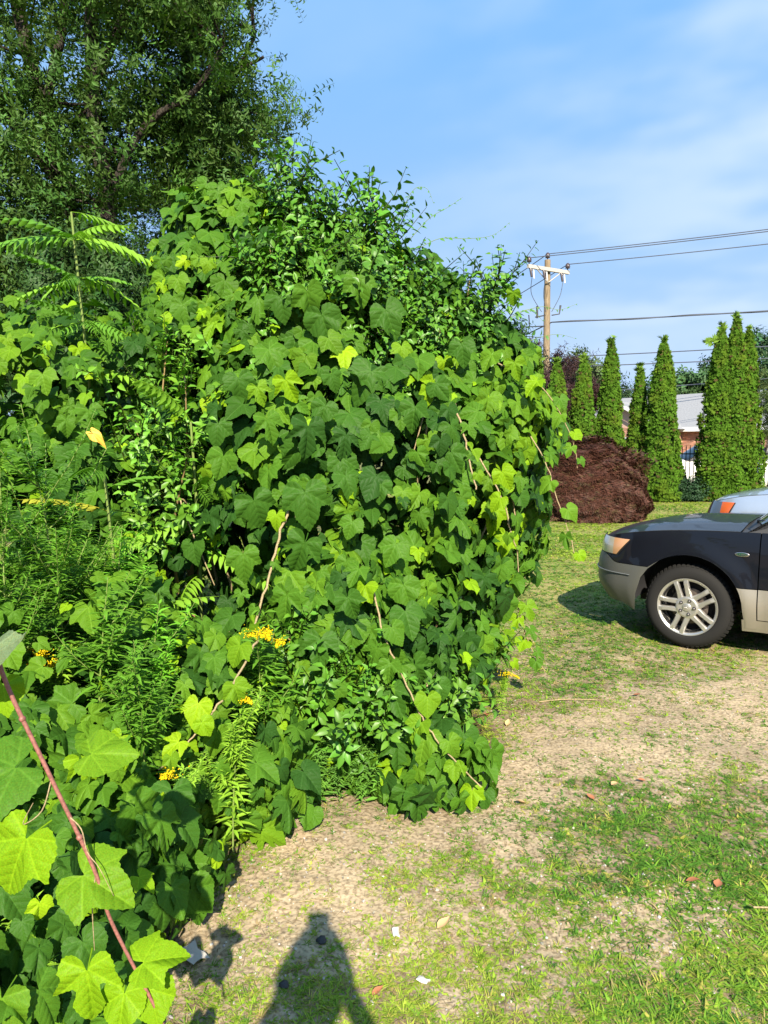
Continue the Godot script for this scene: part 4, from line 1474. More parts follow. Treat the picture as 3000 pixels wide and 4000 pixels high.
func build_far_trees() -> void:
	var sp := twig(101, 1.0, 11, 0.42, 0.45, 0.1, 0.01, Color(0.3, 0.25, 0.2))
	var lacy := twig(102, 1.0, 15, 0.3, 0.25, 0.0, 0.012, Color(0.6, 0.5, 0.45))
	var one := func(label: String, x: float, f: float, cy: float, r: Vector3, n: int, col: Color, m: ArrayMesh, sz: float) -> void:
		tree("tree", label, [[[[x, 0, f], [x + 0.1, cy * 0.5, f], [x, cy, f]], 0.22, 0.06], [[[x, cy * 0.45, f], [x + r.x * 0.5, cy, f]], 0.09, 0.03], [[[x, cy * 0.5, f], [x - r.x * 0.5, cy * 1.05, f - 0.3]], 0.09, 0.03]],
			[[V(x, cy, f), r], [V(x + r.x * 0.4, cy - r.y * 0.35, f - 0.3), r * 0.7], [V(x - r.x * 0.45, cy - r.y * 0.2, f), r * 0.7], [V(x, cy - r.y * 0.9, f), r * 0.55]], n, m, sz, col, 46, r.x * 0.17, "trees beyond the house")
	one.call("dark purple-leaved tree behind the utility pole", 7.0, 33.0, 4.7, Vector3(1.3, 1.3, 1.2), 1000, Color(0.045, 0.024, 0.026), lacy, 0.75)
	one.call("smaller purple-brown tree between the first two arborvitae clumps", 9.3, 36.0, 4.5, Vector3(1.1, 1.6, 1.1), 900, Color(0.042, 0.022, 0.022), lacy, 0.75)
	one.call("pale green open tree above the second arborvitae clump", 13.2, 52.0, 6.4, Vector3(2.6, 1.6, 2.0), 900, Color(0.09, 0.15, 0.05), sp, 0.9)
	one.call("dark green tree at the mound's right shoulder, beyond the yard", 4.85, 27.0, 4.9, Vector3(0.5, 1.0, 0.6), 450, Color(0.03, 0.07, 0.025), sp, 0.6)
	one.call("small dark tree showing over the roof between the second and third clumps", 18.0, 58.0, 5.0, Vector3(2.0, 1.5, 1.8), 700, Color(0.04, 0.08, 0.035), sp, 0.9)
	one.call("round green tree over the roof left of the tallest arborvitae", 25.2, 62.0, 5.6, Vector3(3.4, 2.4, 3.0), 1500, Color(0.055, 0.12, 0.04), sp, 1.0)
	one.call("bushy green tree behind the tallest arborvitae", 27.5, 62.0, 6.3, Vector3(2.6, 2.2, 2.4), 1100, Color(0.045, 0.10, 0.035), sp, 1.0)
	one.call("tall dark green tree at the right edge behind the roof", 31.5, 60.0, 6.6, Vector3(3.8, 3.4, 3.4), 2300, Color(0.035, 0.085, 0.035), sp, 1.1)
	one.call("dark tree farther along the right edge", 37.0, 62.0, 7.5, Vector3(4.0, 3.8, 3.2), 1800, Color(0.035, 0.085, 0.035), sp, 1.1)
	one.call("feathery yellow-green small tree at the right edge beside the last arborvitae", 12.9, 23.5, 3.3, Vector3(0.75, 1.0, 0.7), 700, Color(0.10, 0.16, 0.05), lacy, 0.4)


func build_big_trees() -> void:
	var sp := twig(111, 0.32, 13, 0.105, 0.36, -0.25, 0.003, Color(0.5, 0.4, 0.25))
	var col := Color(0.062, 0.14, 0.024)
	tree("tall_tree", "tall leafy tree with a dark trunk leaning left at the far left edge", [[[[-4.2, 0, 11.2], [-4.35, 3.0, 11.1], [-4.7, 5.2, 11.0], [-5.2, 7.3, 11.0], [-5.6, 9.5, 11.0]], 0.15, 0.08], [[[-4.75, 5.4, 11.0], [-5.6, 6.6, 10.8], [-6.2, 8.2, 10.6]], 0.09, 0.04], [[[-5.0, 6.6, 11.0], [-4.6, 8.0, 10.9], [-4.5, 9.4, 10.8]], 0.08, 0.04]],
		[[V(-5.6, 8.0, 10.9), Vector3(1.9, 3.2, 1.6)], [V(-5.6, 4.6, 11.2), Vector3(1.6, 1.6, 1.3)], [V(-6.6, 6.5, 10.9), Vector3(1.6, 2.4, 1.4)], [V(-4.9, 3.4, 11.7), Vector3(1.6, 1.2, 1.0)]], 5200, sp, 1.0, col, 130, 0.33, "tall trees behind the vines")
	tree("tall_tree", "tall tree whose mottled trunk forks, one limb arching to the right", [[[[-3.9, 0, 10.6], [-3.9, 3.0, 10.5], [-3.95, 5.0, 10.5], [-4.1, 6.4, 10.5], [-4.05, 8.2, 10.5], [-4.15, 10.0, 10.5]], 0.15, 0.07], [[[-3.93, 5.0, 10.5], [-3.6, 5.75, 10.45], [-3.2, 6.2, 10.4], [-2.6, 6.5, 10.3], [-2.2, 7.1, 10.3]], 0.07, 0.03], [[[-4.0, 6.8, 10.5], [-3.4, 8.0, 10.4], [-3.1, 9.2, 10.3]], 0.07, 0.03]],
		[[V(-3.9, 8.8, 10.4), Vector3(1.6, 2.2, 1.3)], [V(-4.4, 6.0, 10.9), Vector3(1.4, 1.6, 1.0)], [V(-3.0, 7.6, 10.2), Vector3(1.3, 1.5, 1.0)], [V(-4.6, 3.6, 10.9), Vector3(1.3, 1.2, 0.9)]], 3800, sp, 1.0, col, 110, 0.30, "tall trees behind the vines")
	tree("tall_tree", "tall tree with a thin straight trunk and drooping sprays against the open sky", [[[[-3.4, 0, 12.2], [-3.42, 3.0, 12.0], [-3.38, 5.5, 12.0], [-3.2, 7.5, 12.0], [-2.9, 10.0, 12.0]], 0.12, 0.06], [[[-3.38, 5.6, 12.0], [-2.7, 6.8, 11.8], [-2.0, 7.9, 11.6]], 0.06, 0.025], [[[-3.35, 6.4, 12.0], [-2.4, 7.2, 11.5], [-1.8, 7.4, 11.2]], 0.05, 0.02]],
		[[V(-2.9, 8.6, 11.8), Vector3(1.35, 2.4, 1.2)], [V(-2.45, 6.6, 11.4), Vector3(0.95, 1.2, 0.8)], [V(-2.35, 5.4, 11.4), Vector3(0.85, 0.7, 0.7)], [V(-3.3, 6.5, 11.8), Vector3(1.0, 1.1, 0.8)], [V(-3.0, 4.4, 11.9), Vector3(1.1, 0.9, 0.8)]], 4100, sp, 1.0, col, 110, 0.27, "tall trees behind the vines")
	# lower growth under the trees
	tree("understory_tree", "low dark leafy growth under the tall trees at the left edge", [[[[-5.0, 0, 9.5], [-5.0, 1.5, 9.5], [-5.1, 2.6, 9.4]], 0.06, 0.02]],
		[[V(-5.0, 2.6, 9.7), Vector3(1.4, 1.3, 0.9)], [V(-3.6, 2.2, 9.8), Vector3(1.3, 1.2, 0.8)], [V(-2.4, 2.4, 10.7), Vector3(1.0, 1.4, 0.8)], [V(-4.2, 3.6, 10.2), Vector3(1.2, 0.9, 0.7)]], 3600, sp, 1.1, Color(0.035, 0.085, 0.02), 80, 0.32)


# a flat scale-leaved spray, fan shaped, 1 tall
func fan_spray(seed_: int, n: int, w: float, leafw: float) -> ArrayMesh:
	var r := RandomNumberGenerator.new()
	r.seed = seed_
	var mb := MB.new()
	mb.colored = true
	for i in n:
		var a := (float(i) / (n - 1) - 0.5) * w
		var tip := Vector3(sin(a), cos(a), r.randf_range(-0.2, 0.25))
		var g := r.randf_range(0.8, 1.2)
		simple_leaf(mb, Vector3(sin(a) * 0.1, 0, 0), frame(Vector3(0, 0, 1) + Vector3(r.randfn(), 0, 0) * 0.35, tip), r.randf_range(0.75, 1.05), leafw, 0.2, -0.12, Color(g, g, g), 2)
	return mb.mesh()


func build_arborvitae() -> void:
	var fan := [fan_spray(1, 7, 1.6, 0.24), fan_spray(2, 6, 1.3, 0.28)]
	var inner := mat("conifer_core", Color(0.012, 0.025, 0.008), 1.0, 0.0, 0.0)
	# x, forward, height, half width, label
	var defs := [
		[4.58, 21.2, 4.1, 0.5, "arborvitae half hidden by the grape vine's right edge"],
		[4.95, 20.6, 4.05, 0.62, "arborvitae in front of the utility pole's foot"],
		[5.72, 20.6, 4.1, 0.68, "left arborvitae of the clump behind the red maple's top"],
		[6.05, 21.4, 3.95, 0.4, "thin arborvitae squeezed behind the clump above the red maple"],
		[6.62, 21.0, 4.75, 0.62, "tall slim arborvitae above the red maple, right one of its clump"],
		[7.55, 21.2, 3.95, 0.5, "shorter darker arborvitae at the left of the clump beside the red maple"],
		[7.98, 20.6, 4.65, 0.74, "broad arborvitae just right of the red maple"],
		[8.35, 21.2, 4.3, 0.55, "arborvitae tucked behind the broad one right of the red maple"],
		[9.62, 20.6, 5.05, 0.72, "left arborvitae of the tallest clump, with a stray sprig at its top"],
		[9.98, 20.5, 5.3, 0.72, "middle and tallest arborvitae of the right-hand clump"],
		[10.5, 20.8, 5.0, 0.66, "right arborvitae of the tallest clump"],
		[12.05, 21.0, 2.6, 0.6, "low dark arborvitae at the right edge of the row"]]
	for d in defs:
		var t := thing("arborvitae", d[4], "conifer", V(d[0], 0, d[1]), rr(0, TAU), "arborvitae in a row before the house")
		var h: float = d[2]
		var w: float = d[3] * 0.86
		var tr := MB.new()
		tr.tube([Vector3.ZERO, Vector3(0, h * 0.5, 0), Vector3(0, h * 0.95, 0)], [0.07, 0.05, 0.01], 6)
		part("trunk", tr.mesh(), M.bark, t)
		var ph := rr(0, TAU)
		var prof := func(u: float, a: float) -> float:
			return w * minf(1.0, 0.80 + u * 1.2) * pow(clampf(1.0 - u, 0.0, 1.0), 0.62) * 1.12 * (1.0 + 0.10 * sin(a * 3.0 + ph + u * 9.0) + 0.07 * sin(a * 7.0 - u * 21.0))
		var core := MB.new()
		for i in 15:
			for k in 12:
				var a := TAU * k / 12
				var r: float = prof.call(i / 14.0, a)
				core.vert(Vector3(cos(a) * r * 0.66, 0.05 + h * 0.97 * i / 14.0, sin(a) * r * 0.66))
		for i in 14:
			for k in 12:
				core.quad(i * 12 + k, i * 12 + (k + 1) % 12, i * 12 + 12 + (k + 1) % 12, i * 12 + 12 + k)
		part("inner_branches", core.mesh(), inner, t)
		var lists := [[], []]
		for i in int(6500 * h * w / 2.2):
			var u := pow(rng.randf(), 1.25)
			var a := rr(0, TAU)
			var r: float = prof.call(u, a)
			var out := Vector3(cos(a), 0, sin(a))
			var clump := noise2.get_noise_3d(cos(a) * 60.0 * w, u * h * 90.0, sin(a) * 60.0 * w + d[0] * 50.0)
			var p := out * (r * (0.87 + 0.24 * clump) + rr(-0.05, 0.03)) + Vector3(0, u * h * 0.97 + 0.02, 0)
			var tip := (Vector3.UP * 1.0 + out * rr(0.1, 0.75) + jit(0.22)).normalized()
			var nrm := out.rotated(Vector3.UP, rr(-0.9, 0.9)) + jit(0.15)
			var g := rr(0.7, 1.3)
			var s := rr(0.055, 0.10)
			lists[i % 2].append([Transform3D(frame(nrm, tip).scaled_local(Vector3.ONE * s), p), Color(0.072 * g * (1.0 + 0.5 * maxf(clump, 0.0)), 0.16 * g, 0.014 * g) if rng.randf() < 0.96 else Color(0.10, 0.075, 0.03)])
		for k in 30:      # the leader
			lists[0].append([Transform3D(frame(jit(1.0), Vector3.UP + jit(0.25)).scaled_local(Vector3.ONE * rr(0.1, 0.2)), Vector3(rr(-0.04, 0.04), h * rr(0.9, 1.0), rr(-0.04, 0.04))), Color(0.13, 0.23, 0.03)])
		if d[2] == 5.05:
			for k in 26:
				lists[0].append([Transform3D(frame(jit(1.0), Vector3(-0.8, 0.4, 0) + jit(0.4)).scaled_local(Vector3.ONE * rr(0.1, 0.18)), Basis(Vector3.UP, -t.rotation.y) * Vector3(-0.25 - 0.25 * rng.randf(), h * 0.9 + rr(-0.05, 0.08), 0.1)), Color(0.13, 0.23, 0.03)])
		many("foliage", fan[0], M.conifer, lists[0], t)
		many("foliage", fan[1], M.conifer, lists[1], t)
	# a low dark bush between the clumps
	var bush := thing("low_bush", "low dark green bush on the ground between the two right-hand arborvitae clumps", "bush", V(8.95, 0, 20.7))
	var bm := twig(131, 0.3, 12, 0.1, 0.45, 0.4)
	var bl := []
	for i in 520:
		var q := jit(1.0).normalized() * pow(rng.randf(), 0.4)
		bl.append([Transform3D(Basis(Quaternion(Vector3.UP, (q + Vector3.UP * 0.6 + jit(0.3)).normalized())) * Basis(Vector3.UP, rr(0, TAU)), Vector3(q.x * 0.62, absf(q.y) * 0.6, q.z * 0.5)), Color(0.025, 0.06, 0.025) * rr(0.8, 1.3)])
	many("foliage", bm, M.tree_leaf, bl, bush)


func build_maple() -> void:
	var t := thing("red_maple", "weeping dark red laceleaf maple, a low dome on the lawn before the arborvitae", "shrub", V(4.42, 0, 15.9))
	var tr := MB.new()
	tr.tube(spline([Vector3.ZERO, Vector3(0.1, 0.5, 0), Vector3(-0.05, 1.0, 0.05)], 4), taper(9, 0.12, 0.07), 7)
	part("trunk", tr.mesh(), M.bark, t)
	for i in 11:
		var a := TAU * i / 11.0 + 0.2
		var o := Vector3(cos(a) * 1.2, 0, sin(a) * 1.15)
		var mb := MB.new()
		mb.tube(spline([Vector3(0, 0.85, 0), o * 0.35 + Vector3(0, 1.5 + rr(-0.1, 0.15), 0), o * 0.8 + Vector3(0, 1.15, 0), o + Vector3(0, 0.5, 0)], 5), taper(16, 0.045, 0.01), 5)
		part("limb", mb.mesh(), M.bark, t)
	var cb := MB.new()
	cb.blob(Vector3(0, 0.55, 0), Vector3(1.08, 0.98, 1.0), Basis(), 8, 16)
	for i in cb.v.size():
		cb.v[i].y = maxf(cb.v[i].y, 0.12)
		cb.v[i] *= 1.0 + 0.1 * noise2.get_noise_3dv(cb.v[i] * 70.0)
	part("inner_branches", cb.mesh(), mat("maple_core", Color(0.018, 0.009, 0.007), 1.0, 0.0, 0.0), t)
	var fan := [fan_spray(21, 7, 2.8, 0.2), fan_spray(22, 6, 2.4, 0.22)]
	var lists := [[], []]
	for i in 24000:
		var d := Vector3(rng.randfn(), absf(rng.randfn()) * 0.9 - 0.25, rng.randfn()).normalized()
		var tier := sin(d.y * 17.0 + 2.2 * sin(atan2(d.z, d.x) * 4.0) + 1.5 * noise.get_noise_3dv(d * 90.0))
		var r := 1.0 + 0.04 * tier + 0.09 * noise.get_noise_3dv(d * 70.0 + Vector3(30, 0, 0)) + 0.05 * noise2.get_noise_3dv(d * 200.0) - absf(rng.randfn()) * 0.03
		var p := Vector3(d.x * 1.42, 0.38 + d.y * 1.40, d.z * 1.28) * Vector3(r, 1, r)
		p.y = 0.38 + d.y * 1.38 * r
		if p.y < 0.05:
			continue
		var out := Vector3(d.x, 0, d.z).normalized()
		var tip := (out * rr(0.35, 1.1) - Vector3.UP * lerpf(1.0, 0.25, clampf(d.y, 0.0, 1.0)) + jit(0.25)).normalized()
		var nrm := d + Vector3.UP * 0.35 + jit(0.25)
		var g := rr(0.55, 1.45)
		var c := Color(0.072 * g, 0.029 * g, 0.019 * g)
		if rng.randf() < 0.12:
			c = Color(0.075 * g, 0.05 * g, 0.022 * g)
		lists[i % 2].append([Transform3D(frame(nrm, tip).scaled_local(Vector3.ONE * rr(0.06, 0.125)), p), c])
	# one arm reaching right, over the arborvitae
	for i in 90:
		var u := rng.randf() * 0.6
		var p := Vector3(0.95 + 0.75 * u, 1.35 - 0.55 * u * u, 0.25) + jit(0.09)
		var g := rr(0.6, 1.3)
		lists[i % 2].append([Transform3D(frame(Vector3.UP + jit(0.5), Vector3(0.8, -0.8, 0) + jit(0.4)).scaled_local(Vector3.ONE * rr(0.1, 0.17)), p), Color(0.07 * g, 0.035 * g, 0.02 * g)])
	many("foliage", fan[0], M.maple_leaf, lists[0], t)
	many("foliage", fan[1], M.maple_leaf, lists[1], t)


func sag(a: Vector3, b: Vector3, s: float, n := 24) -> Array:
	var out := []
	for i in n + 1:
		var t := float(i) / n
		out.append(a.lerp(b, t) - Vector3(0, 4.0 * s * t * (1.0 - t), 0))
	return out


func build_pole() -> void:
	var wood := mat("pole_wood", Color.WHITE, 0.9, 0.0, 0.2)
	wood.albedo_texture = noise_tex(0.03, [[0.2, Color(0.15, 0.11, 0.07)], [0.8, Color(0.32, 0.25, 0.165)]], 256, 14, 4)
	wood.uv1_triplanar = true
	wood.uv1_scale = Vector3(3.0, 0.25, 3.0)
	var arm_m := mat("weathered_arm", Color(0.42, 0.39, 0.35), 0.85)
	var iron := mat("dark_iron", Color(0.05, 0.05, 0.055), 0.5, 0.4)
	var por := mat("porcelain", Color(0.06, 0.045, 0.05), 0.25)
	var pale := mat("pale_porcelain", Color(0.6, 0.6, 0.62), 0.3)
	var wire := mat("wire", Color(0.075, 0.085, 0.11), 0.7)
	var t := thing("utility_pole", "weathered wooden utility pole with a pale crossarm and insulators beyond the hedge", "utility pole", V(7.85, 0, 34.6))
	var mb := MB.new()
	mb.tube([Vector3.ZERO, Vector3(-0.05, 5, 0), Vector3(-0.1, 10.35, 0)], [0.19, 0.17, 0.14], 12)
	part("post", mb.mesh(), wood, t)
	var ax := Vector3(2.2, 0, -1.25).normalized()
	var ab := Basis(ax, Vector3.UP, ax.cross(Vector3.UP))
	var top := Vector3(-0.1, 9.85, 0.26)
	var am := MB.new()
	am.box(top, Vector3(2.55, 0.16, 0.13), ab)
	part("crossarm", am.mesh(null, false), arm_m, t)
	for s in [-1.0, 1.0]:
		var br := MB.new()
		br.tube([top + ax * s * 0.75 + Vector3(0, -0.08, 0.08), Vector3(-0.1, 9.25, 0.22)], [0.025, 0.025], 5)
		part("brace", br.mesh(), arm_m, t)
	var ins := [top + ax * -1.2 + Vector3(0, 0.08, 0), Vector3(-0.1, 10.33, 0), top + ax * 1.2 + Vector3(0, 0.08, 0)]
	for p in ins:
		var im := MB.new()
		im.lathe(p, Basis(), [[0.02, 0.0], [0.03, 0.1], [0.12, 0.12], [0.09, 0.17], [0.13, 0.2], [0.09, 0.25], [0.11, 0.28], [0.04, 0.36], [0.0, 0.37]], 10)
		part("insulator", im.mesh(), por, t)
	for s in [-1.15, -0.35, 0.75]:
		var c := MB.new()
		var p: Vector3 = top + ax * s + Vector3(0, -0.1, 0.14)
		c.tube([p, p + Vector3(0.08, -0.12, 0.05)], [0.035, 0.035], 6)
		c.tube([p + Vector3(-0.02, -0.02, 0.06), p + Vector3(0.05, -0.42, 0.1)], [0.055, 0.055], 7)
		part("cutout_fuse", c.mesh(), por, t)
		var c2 := MB.new()
		c2.tube([p + Vector3(0.12, -0.1, 0.08), p + Vector3(0.16, -0.5, 0.1)], [0.035, 0.035], 6)
		part("fuse_tube", c2.mesh(), pale, t)
		var dw := MB.new()
		var lowp := Vector3(-0.1 + s * 0.25, 7.9, 0.25)
		dw.tube(spline([p + Vector3(0.06, -0.45, 0.1), p.lerp(lowp, 0.6) + Vector3(s * 0.25, 0, 0.1), lowp], 6), [0.014], 4)
		part("drop_wire", dw.mesh(), wire, t)
	var bk := MB.new()
	bk.tube([Vector3(-0.2, 7.25, 0.2), Vector3(-0.95, 7.2, 0.3), Vector3(-1.0, 7.75, 0.3)], [0.03], 5)
	bk.tube([Vector3(-0.2, 7.75, 0.2), Vector3(-0.7, 7.65, 0.3)], [0.03], 5)
	bk.tube([Vector3(-0.6, 7.6, 0.3), Vector3(-0.62, 8.15, 0.3)], [0.05], 6)
	bk.tube([Vector3(0.1, 7.75, 0.2), Vector3(0.45, 7.8, 0.25), Vector3(0.5, 8.2, 0.25)], [0.03, 0.03, 0.05], 5)
	part("bracket", bk.mesh(), iron, t)
	# wires, each a thing of its own
	var run := Vector3(34.5, 0.25, 20.3)
	var away := Vector3(-11.0, -0.4, -38.0)
	var lab := ["uppermost wire from the crossarm's left end", "wire from the very top of the pole", "wire from the crossarm's right end"]
	for i in 3:
		var a: Vector3 = t.position + ins[i] + Vector3(0, 0.3, 0)
		var w := MB.new()
		w.tube(sag(a, a + run, 0.42, 30), [0.021], 5)
		tag(part("power_wire", w.mesh(), wire, self), "overhead " + lab[i] + " running right across the sky", "power line", "overhead wires")
		var w2 := MB.new()
		w2.tube(sag(a, a + away, 0.8, 24), [0.021], 5)
		tag(part("power_wire", w2.mesh(), wire, self), "overhead " + lab[i] + " dropping away left behind the mound", "power line", "overhead wires")
	var cable := MB.new()
	var a0 := t.position + Vector3(0.1, 7.42, 0.25)
	var cp := sag(a0, a0 + Vector3(34.5, 0.3, 20.3), 0.55, 90)
	cable.tube(cp, [0.03], 5)
	var c3 := []
	for i in cp.size():
		c3.append((cp[i] as Vector3) + Vector3(0, 0.035 * sin(i * 0.55), 0.035 * cos(i * 0.55)))
	cable.tube(c3, [0.02], 5)
	var left := sag(a0, a0 + Vector3(-11, -0.4, -38), 0.7, 20)
	cable.tube(left, [0.03], 5)
	tag(part("telephone_cable", cable.mesh(), wire, self), "thick twisted cable low on the pole, sagging right above the arborvitae", "cable", "overhead wires")
	var far := [[[8.0, 7.2, 47.0], [30.0, 6.75, 31.0], "upper of the three far wires behind the arborvitae tops"], [[8.0, 6.6, 47.0], [30.0, 6.1, 31.0], "middle far wire passing behind the arborvitae tops"], [[9.0, 4.9, 49.0], [30.0, 5.7, 31.0], "lowest far wire just over the house roof"]]
	for f in far:
		var w := MB.new()
		w.tube(sag(V(f[0][0], f[0][1], f[0][2]), V(f[1][0], f[1][1], f[1][2]), 0.15), [0.03], 5)
		tag(part("power_wire", w.mesh(), wire, self), f[2], "power line", "overhead wires")


func build_fence() -> void:
	var iron := mat("fence_iron", Color(0.02, 0.02, 0.022), 0.5, 0.3)
	var t := thing("iron_fence", "black iron picket fence showing between the arborvitae clumps", "fence", V(3.5, 0, 22.4))
	var bar := MB.new()
	bar.box(Vector3(0, 0.75, 0), Vector3(0.022, 1.5, 0.022))
	bar.tube([Vector3(0, 1.5, 0), Vector3(0, 1.6, 0)], [0.02, 0.002], 4)
	var bm := bar.mesh(null, false)
	var post := MB.new()
	post.box(Vector3(0, 0.85, 0), Vector3(0.07, 1.7, 0.07))
	post.blob(Vector3(0, 1.74, 0), Vector3(0.05, 0.05, 0.05))
	var pm := post.mesh(null, false)
	for i in 84:
		part("picket", bm, iron, t, Transform3D(Basis(), Vector3(i * 0.125, 0.03, 0)))
	for i in 5:
		part("fence_post", pm, iron, t, Transform3D(Basis(), Vector3(i * 2.6 + 0.06, 0, 0)))
	for y in [0.2, 1.35]:
		var r := MB.new()
		r.box(Vector3(5.2, y, 0.018), Vector3(10.5, 0.035, 0.012))
		part("rail", r.mesh(null, false), iron, t)


# ---------------------------------------------------------------- cars
# own axes: +x is forward, the origin on the ground under the front axle, the left side at -z
const CW := 0.865
const CX0 := 0.22
const CXF := 0.90

func car_arc(a: float) -> Vector2:
	return Vector2(CX0 + (CXF - CX0) * pow(sin(a), 0.70), CW * pow(maxf(cos(a), 0.0), 0.70))


func car_stations() -> Array:
	var st := []
	for i in 15:      # rear corner
		var a := PI / 2.0 * (1.0 - i / 14.0)
		st.append(Vector2(-2.95 - 0.45 * pow(sin(a), 0.7), CW * pow(maxf(cos(a), 0.0), 0.7)))
	var x := -2.94
	while x < CX0 - 0.001:
		st.append(Vector2(x, CW))
		x += 0.012 if absf(absf(x + 1.262) - 1.262) < 0.62 or absf(x + 1.5) < 0.05 else 0.03
	for i in range(0, 31):
		st.append(car_arc(PI / 2.0 * i / 30.0))
	return st


func car_at(q: Vector2, y: float, sg: float, off := 0.0) -> Vector3:
	var zi := 0.0
	if y < 0.46:
		zi = 0.075 * pow((0.46 - y) / 0.24, 1.6)
	elif y > 0.66:
		zi = 0.018 * (y - 0.66) / 0.3 + 0.035 * pow(clampf((y - 0.84) / 0.14, 0.0, 2.0), 2.0)
	# a soft shoulder crease and the swell over the wheels
	for ax in [0.0, -2.525]:
		var r := Vector2(q.x - ax, y - 0.36).length()
		zi -= 0.022 * smoothstep(0.56, 0.42, r)
	var xi := 0.0
	if y < 0.46:
		xi = 0.13 * pow((0.46 - y) / 0.2, 1.5)
	elif y > 0.60:
		xi = (y - 0.60) * 0.30
	var fr := clampf((q.x - CX0) / (CXF - CX0), 0.0, 1.0)
	var bk := clampf((-2.9 - q.x) / 0.5, 0.0, 1.0)
	var k := q.y / CW
	return Vector3(q.x - (xi - off) * pow(fr, 1.5) + (xi * 0.5 - off) * bk, y, sg * (q.y - (zi - off) * pow(k, 0.5)))


func car_panel(sts: Array, xa: float, xb: float, sg: float, yb: Callable, yt: Callable, rows: int, off := 0.0) -> ArrayMesh:
	var mb := MB.new()
	var cols := 0
	var use := []
	for q in sts:
		if q.x < xa + 0.001 or q.x > xb - 0.001:
			continue
		use.append(q)
	if xa > -2.9:
		use.push_front(Vector2(xa, CW))
	if xb < CX0 + 0.001:
		use.push_back(Vector2(xb, CW))
	for q in use:
		var lo: float = yb.call(q.x)
		var hi := maxf(yt.call(q.x) as float, lo)
		for r in rows + 1:
			mb.vert(car_at(q, lerpf(lo, hi, float(r) / rows), sg, off), Vector2(q.x, float(r) / rows))
		cols += 1
	for c in cols - 1:
		for r in rows:
			var a := c * (rows + 1) + r
			if sg < 0:
				mb.quad(a, a + rows + 1, a + rows + 2, a + 1)
			else:
				mb.quad(a, a + 1, a + rows + 2, a + rows + 1)
	return mb.mesh()


